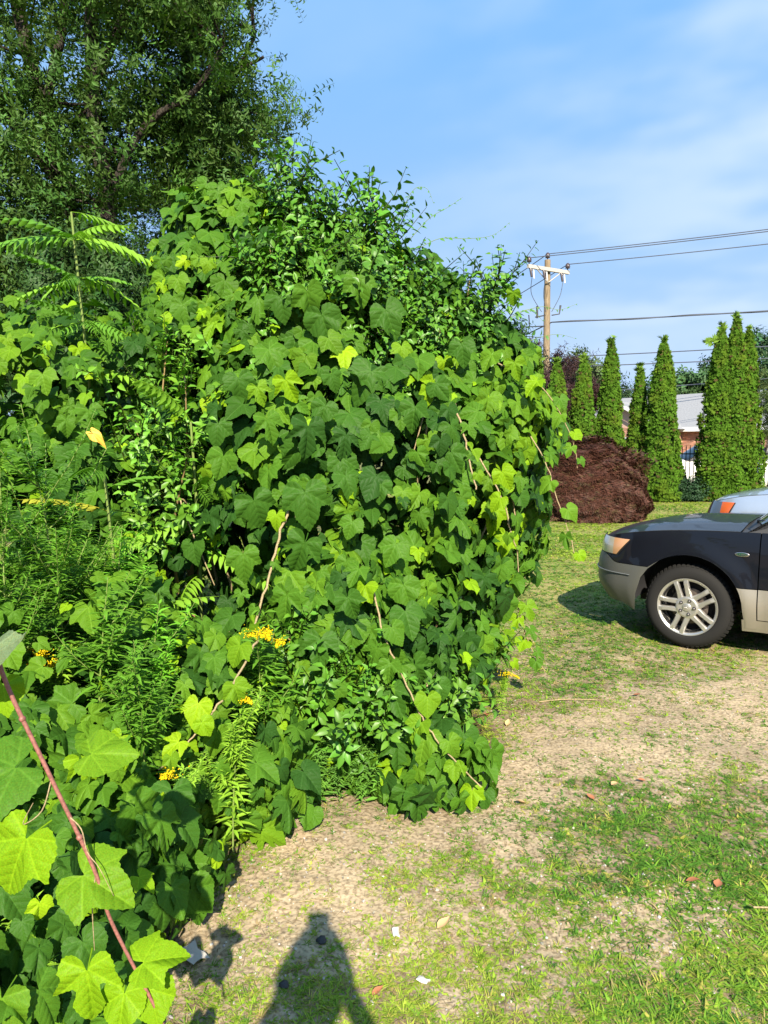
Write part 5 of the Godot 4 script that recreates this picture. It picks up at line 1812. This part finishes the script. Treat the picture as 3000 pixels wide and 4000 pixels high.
func make_wheel(parent: Node3D, at: Vector3, sg: float, alloy: Material) -> void:
	var w := Node3D.new()
	w.name = numbered(parent, "wheel")
	parent.add_child(w, true)
	# own y points outward
	w.transform = Transform3D(Basis(Vector3(1, 0, 0), Vector3(0, 0, sg), Vector3(0, -sg, 0)) * Basis(Vector3.UP, 0.26), at)
	var ty := MB.new()
	ty.lathe(Vector3.ZERO, Basis(), [[0.222, -0.02], [0.232, 0.0], [0.25, 0.008], [0.285, 0.008], [0.310, -0.004], [0.326, -0.026], [0.334, -0.05], [0.336, -0.072], [0.328, -0.076], [0.328, -0.084], [0.336, -0.088], [0.337, -0.108], [0.329, -0.112], [0.329, -0.12], [0.336, -0.124], [0.334, -0.165], [0.32, -0.19], [0.24, -0.2]], 72)
	part("tyre", ty.mesh(), M.rubber, w)
	var tb := MB.new()      # shoulder blocks of the tread
	for i in 56:
		var a := TAU * i / 56.0
		tb.box(Vector3(cos(a) * 0.331, -0.045, sin(a) * 0.331), Vector3(0.012, 0.05, 0.022), Basis(Vector3.UP, -a) * Basis(Vector3(0, 0, 1), 0.42))
	part("tread_blocks", tb.mesh(null, false), M.rubber, w)
	var rim := MB.new()
	rim.lathe(Vector3.ZERO, Basis(), [[0.196, -0.10], [0.205, -0.02], [0.212, -0.004], [0.222, 0.004], [0.230, 0.006], [0.233, -0.002], [0.231, -0.02]], 64)
	var spoke := func(a0: float, a1: float) -> void:      # one bar from hub to rim, beside the spoke pair's middle line
		var secs := [[0.045, 0.030, 0.002], [0.085, 0.027, -0.004], [0.14, 0.022, 0.0], [0.185, 0.023, 0.003], [0.216, 0.027, 0.0]]
		var base := rim.v.size()
		for i in secs.size():
			var s: Array = secs[i]
			var d := Vector3(cos(a0), 0, sin(a0))
			var t := Vector3(-sin(a0), 0, cos(a0))
			var c: Vector3 = d * (s[0] as float) + t * a1 * (1.0 + 0.22 * smoothstep(0.16, 0.216, s[0])) + Vector3(0, s[2], 0)
			for k in [[-1.0, -0.035], [-1.0, -0.006], [-0.62, 0.004], [0.62, 0.004], [1.0, -0.006], [1.0, -0.035]]:
				rim.vert(c + t * (s[1] * k[0] * 0.82) + Vector3(0, k[1], 0))
		for i in secs.size() - 1:
			for k in 5:
				var q := base + i * 6 + k
				rim.quad(q, q + 1, q + 7, q + 6)
	for i in 5:
		var a := TAU * i / 5.0 + 0.30
		spoke.call(a, -0.034)
		spoke.call(a, 0.034)
	rim.lathe(Vector3.ZERO, Basis(), [[0.088, -0.03], [0.086, 0.001], [0.072, 0.006], [0.034, 0.004], [0.0, 0.004]], 30)
	part("rim", rim.mesh(null, false), alloy, w)
	var barrel := MB.new()
	barrel.lathe(Vector3.ZERO, Basis(), [[0.0, -0.115], [0.15, -0.115], [0.2, -0.12], [0.2, -0.06], [0.206, -0.012]], 40)
	part("wheel_barrel", barrel.mesh(), M.car_dark, w)
	var disc := MB.new()
	disc.lathe(Vector3.ZERO, Basis(), [[0.145, -0.085], [0.145, -0.075], [0.0, -0.075]], 36)
	part("brake_disc", disc.mesh(), M.brake_steel, w)
	for i in 5:
		var a := TAU * i / 5.0 - 0.33
		var nut := MB.new()
		var o := Vector3(cos(a) * 0.056, 0.0, sin(a) * 0.056)
		nut.lathe(o, Basis(), [[0.0145, 0.004], [0.0145, 0.0075], [0.0, 0.0075]], 10)
		part("nut_recess", nut.mesh(), M.car_dark, w)
		var n2 := MB.new()
		n2.lathe(o, Basis(), [[0.0085, 0.006], [0.0082, 0.019], [0.005, 0.022], [0.0, 0.022]], 6)
		part("lug_nut", n2.mesh(null, false), M.nut_steel, w)
	var cap := MB.new()
	cap.lathe(Vector3.ZERO, Basis(), [[0.033, 0.002], [0.033, 0.010], [0.028, 0.014], [0.0, 0.016]], 24)
	part("hub_cap", cap.mesh(), alloy, w)
	var em := MB.new()
	for p in [[-0.012, 0.004, 0.0042], [0.0, 0.006, 0.003], [0.009, 0.003, 0.003], [0.004, -0.004, 0.003], [-0.005, -0.005, 0.003], [0.013, -0.003, 0.003]]:
		em.blob(Vector3(p[0], 0.0165, p[1]), Vector3(p[2], 0.0015, p[2]), Basis(), 3, 6)
	part("cap_emblem", em.mesh(), M.nut_steel, w)


func make_car(called: String, label: String, category: String, at: Vector3, turn: float, o: Dictionary) -> Node3D:
	var t := thing(called, label, category, at, turn)
	var sts := car_stations()
	var paint: Material = o.paint
	var clad: Material = o.clad
	var bump: Material = o.bumper
	var hgt: float = o.get("lift", 0.0)
	var arch := func(x: float) -> float:
		var y := 0.0
		for ax in [0.0, -2.525]:
			var r: float = 0.408
			if absf(x - ax) < r:
				y = maxf(y, sqrt(r * r - (x - ax) * (x - ax)) + 0.354)
		return y
	var top := func(x: float) -> float:
		if x < -0.45:
			return 0.968 + 0.02 * clampf((-0.45 - x) / 2.0, 0.0, 1.0) + hgt
		var u := (x + 0.45) / 1.35
		return 0.968 - 0.035 * u - 0.135 * pow(u, 3.2) + hgt
	var split := func(x: float) -> float:
		if x > 0.0:
			return lerpf(0.64, 0.702, smoothstep(0.58, 0.74, x))
		return 0.545
	var bottom := func(x: float) -> float:
		return maxf(arch.call(x) as float, lerpf(0.225, 0.30, smoothstep(0.35, 0.6, x)))
	for sg in [-1.0, 1.0]:
		part("fender", car_panel(sts, -0.50, 0.93, sg, func(x): return maxf(arch.call(x) as float, split.call(x) as float), top, 14), paint, t)
		part("front_bumper", car_panel(sts, 0.20, 0.93, sg, bottom, func(x): return maxf(split.call(x) as float - 0.004, bottom.call(x) as float), 10, 0.004), bump, t)
		part("lower_fender_cladding", car_panel(sts, -0.50, -0.2, sg, bottom, func(x): return maxf(0.541, arch.call(x) as float) if x < -0.33 else arch.call(x), 6, 0.004), clad, t)
		part("door", car_panel(sts, -1.50, -0.508, sg, func(_x): return 0.548, top, 10), paint, t)
		part("door_cladding", car_panel(sts, -1.50, -0.508, sg, func(_x): return 0.305, func(_x): return 0.543, 6, 0.006), clad, t)
		part("door", car_panel(sts, -2.42, -1.508, sg, func(x): return maxf(arch.call(x) as float, 0.548), top, 10), paint, t)
		part("door_cladding", car_panel(sts, -2.42, -1.508, sg, func(x): return maxf(0.305, arch.call(x) as float), func(x): return maxf(0.543, arch.call(x) as float), 6, 0.006), clad, t)
		part("rear_quarter", car_panel(sts, -3.5, -2.428, sg, func(x): return maxf(arch.call(x) as float, 0.548), top, 10), paint, t)
		part("rear_bumper", car_panel(sts, -3.5, -2.6, sg, bottom, func(x): return maxf(0.543, bottom.call(x) as float), 6, 0.004), bump, t)
		part("rocker_panel", car_panel(sts, -2.13, -0.40, sg, func(_x): return 0.20, func(x): return 0.298, 4, 0.002), clad, t)
		# wheel arch: a lip turned inward, then the dark liner
		for ax in [0.0, -2.525]:
			var lip := MB.new()
			for i in 41:
				var a := PI * i / 40.0
				var q := Vector2(ax + cos(a) * 0.408, CW)
				var y := 0.354 + sin(a) * 0.408
				var p := car_at(Vector2(q.x, car_arc(asin(pow(clampf((q.x - CX0) / (CXF - CX0), 0, 1), 1.0 / 0.70))).y if q.x > CX0 else CW), y, sg, 0.003)
				lip.vert(p)
				lip.vert(p - Vector3(0, 0, sg * 0.035))
				lip.vert(Vector3(ax + cos(a) * 0.42, 0.354 + sin(a) * 0.42, sg * 0.80))
				lip.vert(Vector3(ax + cos(a) * 0.42, 0.354 + sin(a) * 0.42, sg * 0.45))
			for i in 40:
				for k in 3:
					lip.quad(i * 4 + k, i * 4 + 4 + k, i * 4 + 5 + k, i * 4 + 1 + k)
			part("wheel_arch_liner", lip.mesh(), M.car_plastic, t)
			make_wheel(t, Vector3(ax, 0.336, sg * 0.842), sg, o.alloy)
		# headlight: amber at the back, clear in front
		for piece in 2:
			var hl := MB.new()
			for j in 9:
				var v := j / 8.0
				var y := lerpf(0.708, (top.call(0.6) as float) - 0.035, v)
				var x0 := lerpf(0.60, 0.485, v)
				var a0 := asin(pow((x0 - CX0) / (CXF - CX0), 1.0 / 0.70))
				var a1 := deg_to_rad(70.0)
				var am := lerpf(a0, a1, lerpf(0.10, 0.30, v))
				for i in 9:
					var u := i / 8.0
					var a := lerpf(a0, am, u) if piece == 0 else lerpf(am, a1, u)
					var bulge := 0.010 + 0.008 * sin(PI * v)
					hl.vert(car_at(car_arc(a), y, sg, bulge))
			for j in 8:
				for i in 8:
					hl.quad(j * 9 + i, j * 9 + i + 1, j * 9 + i + 10, j * 9 + i + 9)
			if piece == 0:
				var su := MB.new()
				for j in 9:
					var v := j / 8.0
					var y := lerpf(0.699, (top.call(0.6) as float) - 0.036, v)
					var a0 := asin(pow((lerpf(0.592, 0.472, v) - CX0) / (CXF - CX0), 1.0 / 0.70))
					for i in 13:
						su.vert(car_at(car_arc(lerpf(a0, deg_to_rad(71.5), i / 12.0)), y, sg, 0.006))
				for j in 8:
					for i in 12:
						su.quad(j * 13 + i, j * 13 + i + 1, j * 13 + i + 14, j * 13 + i + 13)
				part("lamp_surround", su.mesh(), M.car_dark, t)
			part("indicator_lens" if piece == 0 else "headlight", hl.mesh(), o.amber if piece == 0 else o.lens, t)
	# bonnet
	var hood := MB.new()
	var edge := []
	for q in sts:
		if q.x >= -0.37 and q.y > 0.0:
			edge.append(q)
	for q in edge:
		var y: float = top.call(q.x)
		var l := car_at(q, y, -1.0)
		for k in 17:
			var s := k / 8.0 - 1.0
			var crown := 0.042 * (1.0 - pow(absf(s), 2.4)) * clampf(q.y / CW * 1.3, 0.0, 1.0)
			crown += 0.010 * smoothstep(0.80, 0.70, absf(s)) * smoothstep(0.7, 0.2, q.x)
			hood.vert(Vector3(l.x, y + crown + 0.002, -l.z * s), Vector2(l.x, s))
	for i in edge.size() - 1:
		for k in 16:
			hood.quad(i * 17 + k, i * 17 + k + 1, i * 17 + k + 18, i * 17 + k + 17)
	part("bonnet", hood.mesh(), paint, t)
	for sg in [-1.0, 1.0]:
		var line := []
		for i in range(0, edge.size() - 8, 2):
			var q: Vector2 = edge[i]
			line.append(car_at(q, (top.call(q.x) as float) + 0.001, sg, 0.0005))
		var seam := MB.new()
		seam.tube(line, [0.0032], 4)
		part("bonnet_seam", seam.mesh(), M.car_dark, t)
		for a in [38.0, 56.0]:
			var lamp := MB.new()
			lamp.blob(car_at(car_arc(deg_to_rad(a)), 0.765, sg, -0.004), Vector3(0.024, 0.032, 0.024), Basis(), 5, 10)
			part("lamp_bulb", lamp.mesh(), M.nut_steel, t)
	# grille and front plate of plastic
	var gr := MB.new()
	for j in 3:
		for i in 9:
			gr.vert(car_at(car_arc(PI / 2.0 - 0.30 + 0.0375 * i), 0.70 + 0.055 * j, -1.0, 0.008))
	for j in 2:
		for i in 8:
			gr.quad(j * 9 + i, j * 9 + i + 1, j * 9 + i + 10, j * 9 + i + 9)
	part("grille", gr.mesh(), M.car_plastic, t)
	# dark inside that closes gaps, underbody
	var inn := MB.new()
	inn.box(Vector3(-1.26, 0.60, 0), Vector3(1.66, 0.66, 1.56))
	inn.box(Vector3(-1.28, 0.62, 0), Vector3(3.7, 0.5, 0.84))
	inn.box(Vector3(-1.26, 0.255, 0), Vector3(1.7, 0.05, 1.4))
	inn.box(Vector3(-1.26, 0.30, 0), Vector3(3.5, 0.06, 0.86))
	part("underbody", inn.mesh(null, false), M.car_dark, t)
	# cowl, windscreen, roof
	var cowl := MB.new()
	for i in 13:
		var s := i / 6.0 - 1.0
		var bow := 0.13 * (1.0 - s * s)
		cowl.vert(Vector3(-0.365 + bow * 0.2, 0.958 + 0.042 * (1.0 - pow(absf(s), 2.4)) + hgt, s * 0.80))
		cowl.vert(Vector3(-0.44 + bow * 0.8, 0.955 + 0.05 * (1.0 - s * s) + hgt, s * 0.80))
		cowl.vert(Vector3(-0.52 + bow, 0.978 + 0.05 * (1.0 - s * s) + hgt, s * 0.79))
	for i in 12:
		for k in 2:
			cowl.quad(i * 3 + k, i * 3 + k + 1, i * 3 + k + 4, i * 3 + k + 3)
	part("cowl", cowl.mesh(), M.car_plastic, t)
	var ws := MB.new()
	for i in 13:
		var s := i / 6.0 - 1.0
		var bow := 0.13 * (1.0 - s * s)
		for j in 7:
			var v := j / 6.0
			ws.vert(Vector3(lerpf(-0.515, -1.20, v) + bow * (1.0 - 0.3 * v), lerpf(0.985, 1.50, v) + 0.045 * (1.0 - s * s) + 0.02 * sin(PI * v) + hgt, s * lerpf(0.765, 0.585, v)))
	for i in 12:
		for j in 6:
			ws.quad(i * 7 + j, i * 7 + j + 1, i * 7 + j + 8, i * 7 + j + 7)
	part("windscreen", ws.mesh(), M.car_glass, t)
	var rf := MB.new()
	for i in 13:
		var s := i / 6.0 - 1.0
		for j in 9:
			var v := j / 8.0
			var x := lerpf(-1.20, -3.05, v) + 0.09 * (1.0 - s * s) * (1.0 - v)
			rf.vert(Vector3(x, 1.50 + 0.05 * (1.0 - s * s) + 0.03 * sin(PI * v) + hgt, s * 0.60))
		rf.vert(Vector3(-3.38, 0.985 + hgt, s * 0.74))
	for i in 12:
		for j in 9:
			rf.quad(i * 10 + j, i * 10 + j + 1, i * 10 + j + 11, i * 10 + j + 10)
	part("car_roof", rf.mesh(), paint, t)
	for sg in [-1.0, 1.0]:
		var side := func(x: float, y: float, k: float) -> Vector3:
			return Vector3(x, y + hgt, sg * (0.805 - (y - 0.98) * 0.39 + k))
		var fr := MB.new()
		for p in [[-0.40, 0.962, 0.0], [-0.53, 1.0, 0.0], [-1.20, 1.50, 0.0], [-3.05, 1.50, 0.0], [-3.36, 0.99, 0.0]]:
			fr.vert(side.call(p[0], p[1], p[2]))
		for i in 3:
			fr.tri(0, i + 1, i + 2)
		part("window_frame", fr.mesh(), o.pillar, t)
		for poly in [[[-0.80, 1.02], [-0.86, 1.13], [-1.28, 1.44], [-1.62, 1.45], [-1.62, 1.01]], [[-1.70, 1.01], [-1.70, 1.45], [-2.45, 1.45], [-2.52, 1.01]], [[-2.6, 1.02], [-2.54, 1.44], [-2.98, 1.42], [-3.2, 1.05]]]:
			var gl := MB.new()
			for p in poly:
				gl.vert(side.call(p[0], p[1], 0.006))
			for i in poly.size() - 2:
				gl.tri(0, i + 1, i + 2)
			part("side_window", gl.mesh(), M.car_glass, t)
		var mir := MB.new()
		mir.blob(Vector3(-0.98, 1.06 + hgt, sg * 0.95), Vector3(0.07, 0.075, 0.11), Basis(), 6, 10)
		mir.tube([Vector3(-0.95, 1.02 + hgt, sg * 0.79), Vector3(-0.97, 1.03 + hgt, sg * 0.9)], [0.03], 6)
		part("wing_mirror", mir.mesh(), paint, t)
		var hd := MB.new()
		hd.tube(spline([Vector3(-1.20, 0.86, sg * 0.845), Vector3(-1.25, 0.865, sg * 0.885), Vector3(-1.38, 0.865, sg * 0.885), Vector3(-1.43, 0.86, sg * 0.845)], 4), [0.016], 6)
		part("door_handle", hd.mesh(), paint, t)
	for s in [-0.1, -0.62]:
		var wip := MB.new()
		wip.tube([Vector3(-0.40, 1.0 + hgt, s + 0.3), Vector3(-0.46, 1.055 + hgt, s - 0.1), Vector3(-0.52, 1.065 + hgt, s - 0.2)], [0.011, 0.008, 0.006], 5)
		part("wiper", wip.mesh(), M.car_plastic, t)
	return t


func build_cars() -> void:
	mat("rubber", Color(0.018, 0.0175, 0.017), 0.85, 0.0, 0.3)
	mat("car_dark", Color(0.008, 0.008, 0.008), 0.8)
	mat("car_plastic", Color(0.03, 0.03, 0.032), 0.6)
	mat("car_glass", Color(0.012, 0.016, 0.016), 0.04, 0.0, 0.7)
	mat("brake_steel", Color(0.16, 0.13, 0.11), 0.5, 0.7)
	mat("nut_steel", Color(0.55, 0.50, 0.50), 0.25, 0.9)
	var alloy := mat("alloy", Color(0.56, 0.54, 0.50), 0.34, 0.75)
	var black := mat("black_paint", Color(0.006, 0.007, 0.011), 0.4, 0.0, 0.2)
	black.clearcoat_enabled = true
	black.clearcoat = 0.45
	black.clearcoat_roughness = 0.03
	var bump := mat("bumper_grey", Color(0.085, 0.086, 0.076), 0.42, 0.0, 0.45)
	var gold := mat("champagne_cladding", Color(0.37, 0.345, 0.30), 0.36, 0.55)
	var haze := mat("hazed_lens", Color(0.52, 0.47, 0.35), 0.22, 0.0, 0.6)
	haze.clearcoat_enabled = true
	haze.clearcoat_roughness = 0.1
	var amber := mat("amber_lens", Color(0.58, 0.30, 0.14), 0.2, 0.0, 0.6)
	amber.clearcoat_enabled = true
	var theta := atan2(0.6, -0.8)
	var near := make_car("parked_car", "black station wagon with silver lower cladding parked on the grass at the right", "car", V(2.93, 0, 6.26), theta, {"paint": black, "clad": gold, "bumper": bump, "alloy": alloy, "lens": haze, "amber": amber, "pillar": M.car_plastic})
	# the oval badge behind the wheel arch
	var bd := MB.new()
	var c := car_at(Vector2(-0.385, CW), 0.80, -1.0, 0.006)
	bd.lathe(c, Basis(Vector3(1.9, 0, 0), Vector3(0, 0.12, -1), Vector3(0, -0.62, 0)), [[0.027, 0.0], [0.027, 0.003], [0.022, 0.0035]], 28)
	var badge := part("badge", bd.mesh(), M.nut_steel, near)
	var b2 := MB.new()
	b2.lathe(c, Basis(Vector3(1.9, 0, 0), Vector3(0, 0.12, -1), Vector3(0, -0.62, 0)), [[0.0225, 0.0015], [0.0, 0.0025]], 28)
	part("badge_field", b2.mesh(), mat("badge_green", Color(0.015, 0.06, 0.035), 0.3), badge)
	var tx := TextMesh.new()
	var fnt := SystemFont.new()
	fnt.font_names = PackedStringArray(["Droid Serif"])
	fnt.font_italic = true
	tx.font = fnt
	tx.text = "L.L.Bean"
	tx.font_size = 16
	tx.pixel_size = 0.0011
	tx.depth = 0.001
	part("badge_lettering", tx, M.nut_steel, badge, Transform3D(Basis(Vector3(-1, 0, 0), Vector3(0, 1, 0.0), Vector3(0, 0, -1)), c + Vector3(0, 0.0, -0.005)))
	var st := MB.new()      # moulded line along the bumper
	var prev: Array = []
	for i in 26:
		var a := lerpf(0.22, 1.25, i / 25.0)
		prev.append(car_at(car_arc(a), 0.552, -1.0, 0.010))
	st.tube(prev, [0.005], 5)
	part("bumper_line", st.mesh(), mat("bumper_light", Color(0.13, 0.14, 0.14), 0.35), near)

	var silver := mat("silver_paint", Color(0.42, 0.47, 0.54), 0.28, 0.55)
	silver.clearcoat_enabled = true
	silver.clearcoat_roughness = 0.04
	var dark_lens := mat("dark_lens", Color(0.10, 0.11, 0.12), 0.1, 0.2, 0.7)
	var amber2 := mat("amber_reflector", Color(0.50, 0.10, 0.025), 0.2)
	make_car("parked_car", "silver car with a dark headlamp and amber reflector parked beyond the black wagon", "car", V(4.78, 0, 8.30), theta, {"paint": silver, "clad": silver, "bumper": silver, "alloy": alloy, "lens": dark_lens, "amber": amber2, "pillar": M.car_plastic, "lift": 0.14})
	var white := mat("white_paint", Color(0.75, 0.75, 0.74), 0.3)
	white.clearcoat_enabled = true
	var plain := {"paint": white, "clad": white, "bumper": white, "alloy": alloy, "lens": dark_lens, "amber": amber2, "pillar": M.car_plastic, "lift": 0.12}
	make_car("parked_car", "white car with blue-dark windows behind the fence, in the gap between two arborvitae clumps", "car", V(10.2, 0, 25.6), PI - 0.05, plain)
	make_car("parked_car", "white car mostly hidden at the right edge behind the last arborvitae", "car", V(14.3, 0, 25.2), PI, plain)


# ---------------------------------------------------------------- the person who takes the picture; only the shadow falls into view
func skin_of(bones: Array, cell: float, k: float, color_of: Callable) -> ArrayMesh:
	var lo := Vector3.ONE * 1e9
	var hi := -lo
	for b in bones:
		for q in [[b[0], b[1]], [b[2], b[3]]]:
			lo = lo.min((q[0] as Vector3) - Vector3.ONE * (q[1] + cell * 2.5))
			hi = hi.max((q[0] as Vector3) + Vector3.ONE * (q[1] + cell * 2.5))
	var n := Vector3i(((hi - lo) / cell).ceil()) + Vector3i.ONE
	var field := PackedFloat32Array()
	field.resize(n.x * n.y * n.z)
	field.fill(9.0)
	for b in bones:
		var a: Vector3 = b[0]
		var d: Vector3 = (b[2] as Vector3) - a
		var dd := maxf(d.length_squared(), 1e-9)
		var m := maxf(b[1], b[3]) + k * 1.5 + cell * 2.0
		var s := Vector3i(((a.min(b[2]) - Vector3.ONE * m - lo) / cell).floor()).clamp(Vector3i.ZERO, n - Vector3i.ONE)
		var e := Vector3i(((a.max(b[2]) + Vector3.ONE * m - lo) / cell).ceil()).clamp(Vector3i.ZERO, n - Vector3i.ONE)
		for z in range(s.z, e.z + 1):
			for y in range(s.y, e.y + 1):
				for x in range(s.x, e.x + 1):
					var p := lo + Vector3(x, y, z) * cell
					var t := clampf((p - a).dot(d) / dd, 0.0, 1.0)
					var v := p.distance_to(a + d * t) - lerpf(b[1], b[3], t)
					var i := (z * n.y + y) * n.x + x
					var w := field[i]
					var h := clampf(0.5 + 0.5 * (w - v) / k, 0.0, 1.0)
					field[i] = lerpf(w, v, h) - k * h * (1.0 - h) if w < 8.0 else v
	var mb := MB.new()
	mb.colored = true
	var at := {}
	var steps := [1, n.x, n.x * n.y]
	for z in n.z - 1:
		for y in n.y - 1:
			for x in n.x - 1:
				var i := (z * n.y + y) * n.x + x
				var sum := Vector3.ZERO
				var c := 0
				for e in [[0, 1], [0, n.x], [0, n.x * n.y], [1, 1 + n.x], [1, 1 + n.x * n.y], [n.x, n.x + 1], [n.x, n.x + n.x * n.y], [n.x * n.y, n.x * n.y + 1], [n.x * n.y, n.x * n.y + n.x], [1 + n.x, 1 + n.x + n.x * n.y], [1 + n.x * n.y, 1 + n.x + n.x * n.y], [n.x + n.x * n.y, 1 + n.x + n.x * n.y]]:
					var u := field[i + e[0]]
					var w := field[i + e[1]]
					if (u < 0.0) != (w < 0.0):
						var t := u / (u - w)
						var pa := Vector3(e[0] % n.x, (e[0] / n.x) % n.y, e[0] / (n.x * n.y))
						var pb := Vector3(e[1] % n.x, (e[1] / n.x) % n.y, e[1] / (n.x * n.y))
						sum += pa.lerp(pb, t)
						c += 1
				if c:
					var p := lo + (Vector3(x, y, z) + sum / c) * cell
					at[i] = mb.vert(p, Vector2.ZERO, color_of.call(p))
	for z in range(1, n.z - 1):
		for y in range(1, n.y - 1):
			for x in range(1, n.x - 1):
				var i := (z * n.y + y) * n.x + x
				for ax in 3:
					var u := field[i] < 0.0
					if u == (field[i + steps[ax]] < 0.0):
						continue
					var s1: int = steps[(ax + 1) % 3]
					var s2: int = steps[(ax + 2) % 3]
					var q := [at[i], at[i - s1], at[i - s1 - s2], at[i - s2]]
					if u:
						mb.quad(q[0], q[3], q[2], q[1])
					else:
						mb.quad(q[0], q[1], q[2], q[3])
	return mb.mesh()


func build_photographer() -> void:
	var t := thing("person", "person in dark clothes standing on the grass, holding up a phone with both hands", "person")
	var m := mat("person_skin", Color.WHITE, 0.7)
	m.vertex_color_use_as_albedo = true
	var z := 0.36      # behind the lens
	var bones := [
		[Vector3(0, 1.60, z), 0.085, Vector3(0, 1.655, z + 0.015), 0.092], [Vector3(0, 1.545, z - 0.035), 0.045, Vector3(0, 1.60, z - 0.03), 0.06], [Vector3(0, 1.38, z + 0.03), 0.06, Vector3(0, 1.56, z), 0.052],
		[Vector3(-0.13, 1.36, z + 0.03), 0.075, Vector3(0.13, 1.36, z + 0.03), 0.075], [Vector3(-0.07, 1.25, z + 0.02), 0.115, Vector3(-0.065, 1.02, z + 0.02), 0.10], [Vector3(0.07, 1.25, z + 0.02), 0.115, Vector3(0.065, 1.02, z + 0.02), 0.10], [Vector3(-0.07, 0.92, z + 0.03), 0.115, Vector3(0.07, 0.92, z + 0.03), 0.115],
		[Vector3(-0.10, 0.88, z + 0.02), 0.092, Vector3(-0.12, 0.48, z), 0.062], [Vector3(-0.12, 0.48, z), 0.06, Vector3(-0.13, 0.09, z + 0.03), 0.042], [Vector3(-0.13, 0.05, z + 0.05), 0.042, Vector3(-0.15, 0.035, z - 0.15), 0.034],
		[Vector3(0.10, 0.88, z + 0.02), 0.092, Vector3(0.12, 0.48, z), 0.062], [Vector3(0.12, 0.48, z), 0.06, Vector3(0.13, 0.09, z + 0.03), 0.042], [Vector3(0.13, 0.05, z + 0.05), 0.042, Vector3(0.15, 0.035, z - 0.15), 0.034],
		[Vector3(-0.19, 1.36, z + 0.03), 0.062, Vector3(-0.27, 1.17, z - 0.10), 0.045], [Vector3(-0.27, 1.17, z - 0.10), 0.044, Vector3(-0.085, 1.46, 0.085), 0.029],
		[Vector3(0.19, 1.36, z + 0.03), 0.062, Vector3(0.30, 1.18, z - 0.08), 0.045], [Vector3(0.30, 1.18, z - 0.08), 0.044, Vector3(0.085, 1.46, 0.085), 0.029]]
	for s in [-1.0, 1.0]:
		bones.append([Vector3(s * 0.09, 1.625, z + 0.01), 0.012, Vector3(s * 0.093, 1.60, z + 0.01), 0.010])      # ears
	bones.append([Vector3(0, 1.625, z - 0.088), 0.010, Vector3(0, 1.595, z - 0.105), 0.014])                       # nose
	part("body", skin_of(bones, 0.02, 0.04, func(p: Vector3) -> Color: return Color(0.42, 0.25, 0.17) if p.y > 1.43 or (p.z < 0.14 and p.y > 1.36) else Color(0.03, 0.035, 0.06) if p.y > 0.95 else Color(0.04, 0.05, 0.09) if p.y > 0.08 else Color(0.05, 0.04, 0.03)), m, t)
	for s in [-1.0, 1.0]:
		var w := Vector3(s * 0.085, 1.46, 0.085)
		var pm := Vector3(s * 0.062, 1.525, 0.06)
		var hb := [[w, 0.027, pm, 0.026], [w + Vector3(s * 0.008, 0.02, -0.012), 0.022, pm + Vector3(s * 0.004, 0.025, -0.02), 0.02]]
		for i in 4:
			var y := 1.505 + 0.021 * i
			var k1 := Vector3(s * 0.052, y, 0.028 - 0.002 * i)
			var l: float = [0.8, 0.95, 1.0, 0.9][i]
			var k2 := k1 + Vector3(-s * 0.004, 0.006, -0.016) * l
			var k3 := k2 + Vector3(-s * 0.022, 0.004, -0.004) * l
			hb.append([pm + Vector3(s * 0.008, -0.02 + 0.018 * i, -0.01), 0.0105, k1, 0.0095])
			hb.append([k1, 0.0095, k2, 0.0088])
			hb.append([k2, 0.0088, k3, 0.0078])
		hb.append([pm + Vector3(-s * 0.005, -0.01, 0.005), 0.013, Vector3(s * 0.045, 1.55, 0.045), 0.011])
		hb.append([Vector3(s * 0.045, 1.55, 0.045), 0.0105, Vector3(s * 0.026, 1.575, 0.036), 0.009])
		part("hand", skin_of(hb, 0.005, 0.008, func(_p: Vector3) -> Color: return Color(0.42, 0.25, 0.17)), m, t)
	var hair := MB.new()
	hair.blob(Vector3(0, 1.69, z + 0.035), Vector3(0.102, 0.085, 0.105), Basis(), 8, 14)
	part("hair", hair.mesh(), mat("hair", Color(0.03, 0.02, 0.012), 0.7), t)
	for s in [-1.0, 1.0]:
		var eye := MB.new()
		eye.blob(Vector3(s * 0.032, 1.632, z - 0.076), Vector3(0.012, 0.008, 0.008), Basis(), 5, 8)
		part("eye", eye.mesh(), M.white_trim, t)
	var mouth := MB.new()
	mouth.blob(Vector3(0, 1.565, z - 0.078), Vector3(0.024, 0.006, 0.008), Basis(), 5, 8)
	part("mouth", mouth.mesh(), mat("lips", Color(0.35, 0.12, 0.1), 0.6), t)
	var ph := MB.new()
	ph.box(Vector3(0, -0.058, 0), Vector3(0.076, 0.158, 0.008))
	var phone := part("phone", ph.mesh(null, false), M.car_plastic, self, Transform3D(Basis(Vector3.RIGHT, deg_to_rad(-5.4)), Vector3(0, 1.632, 0.022)))
	tag(phone, "black phone held upright in the person's two hands", "phone")
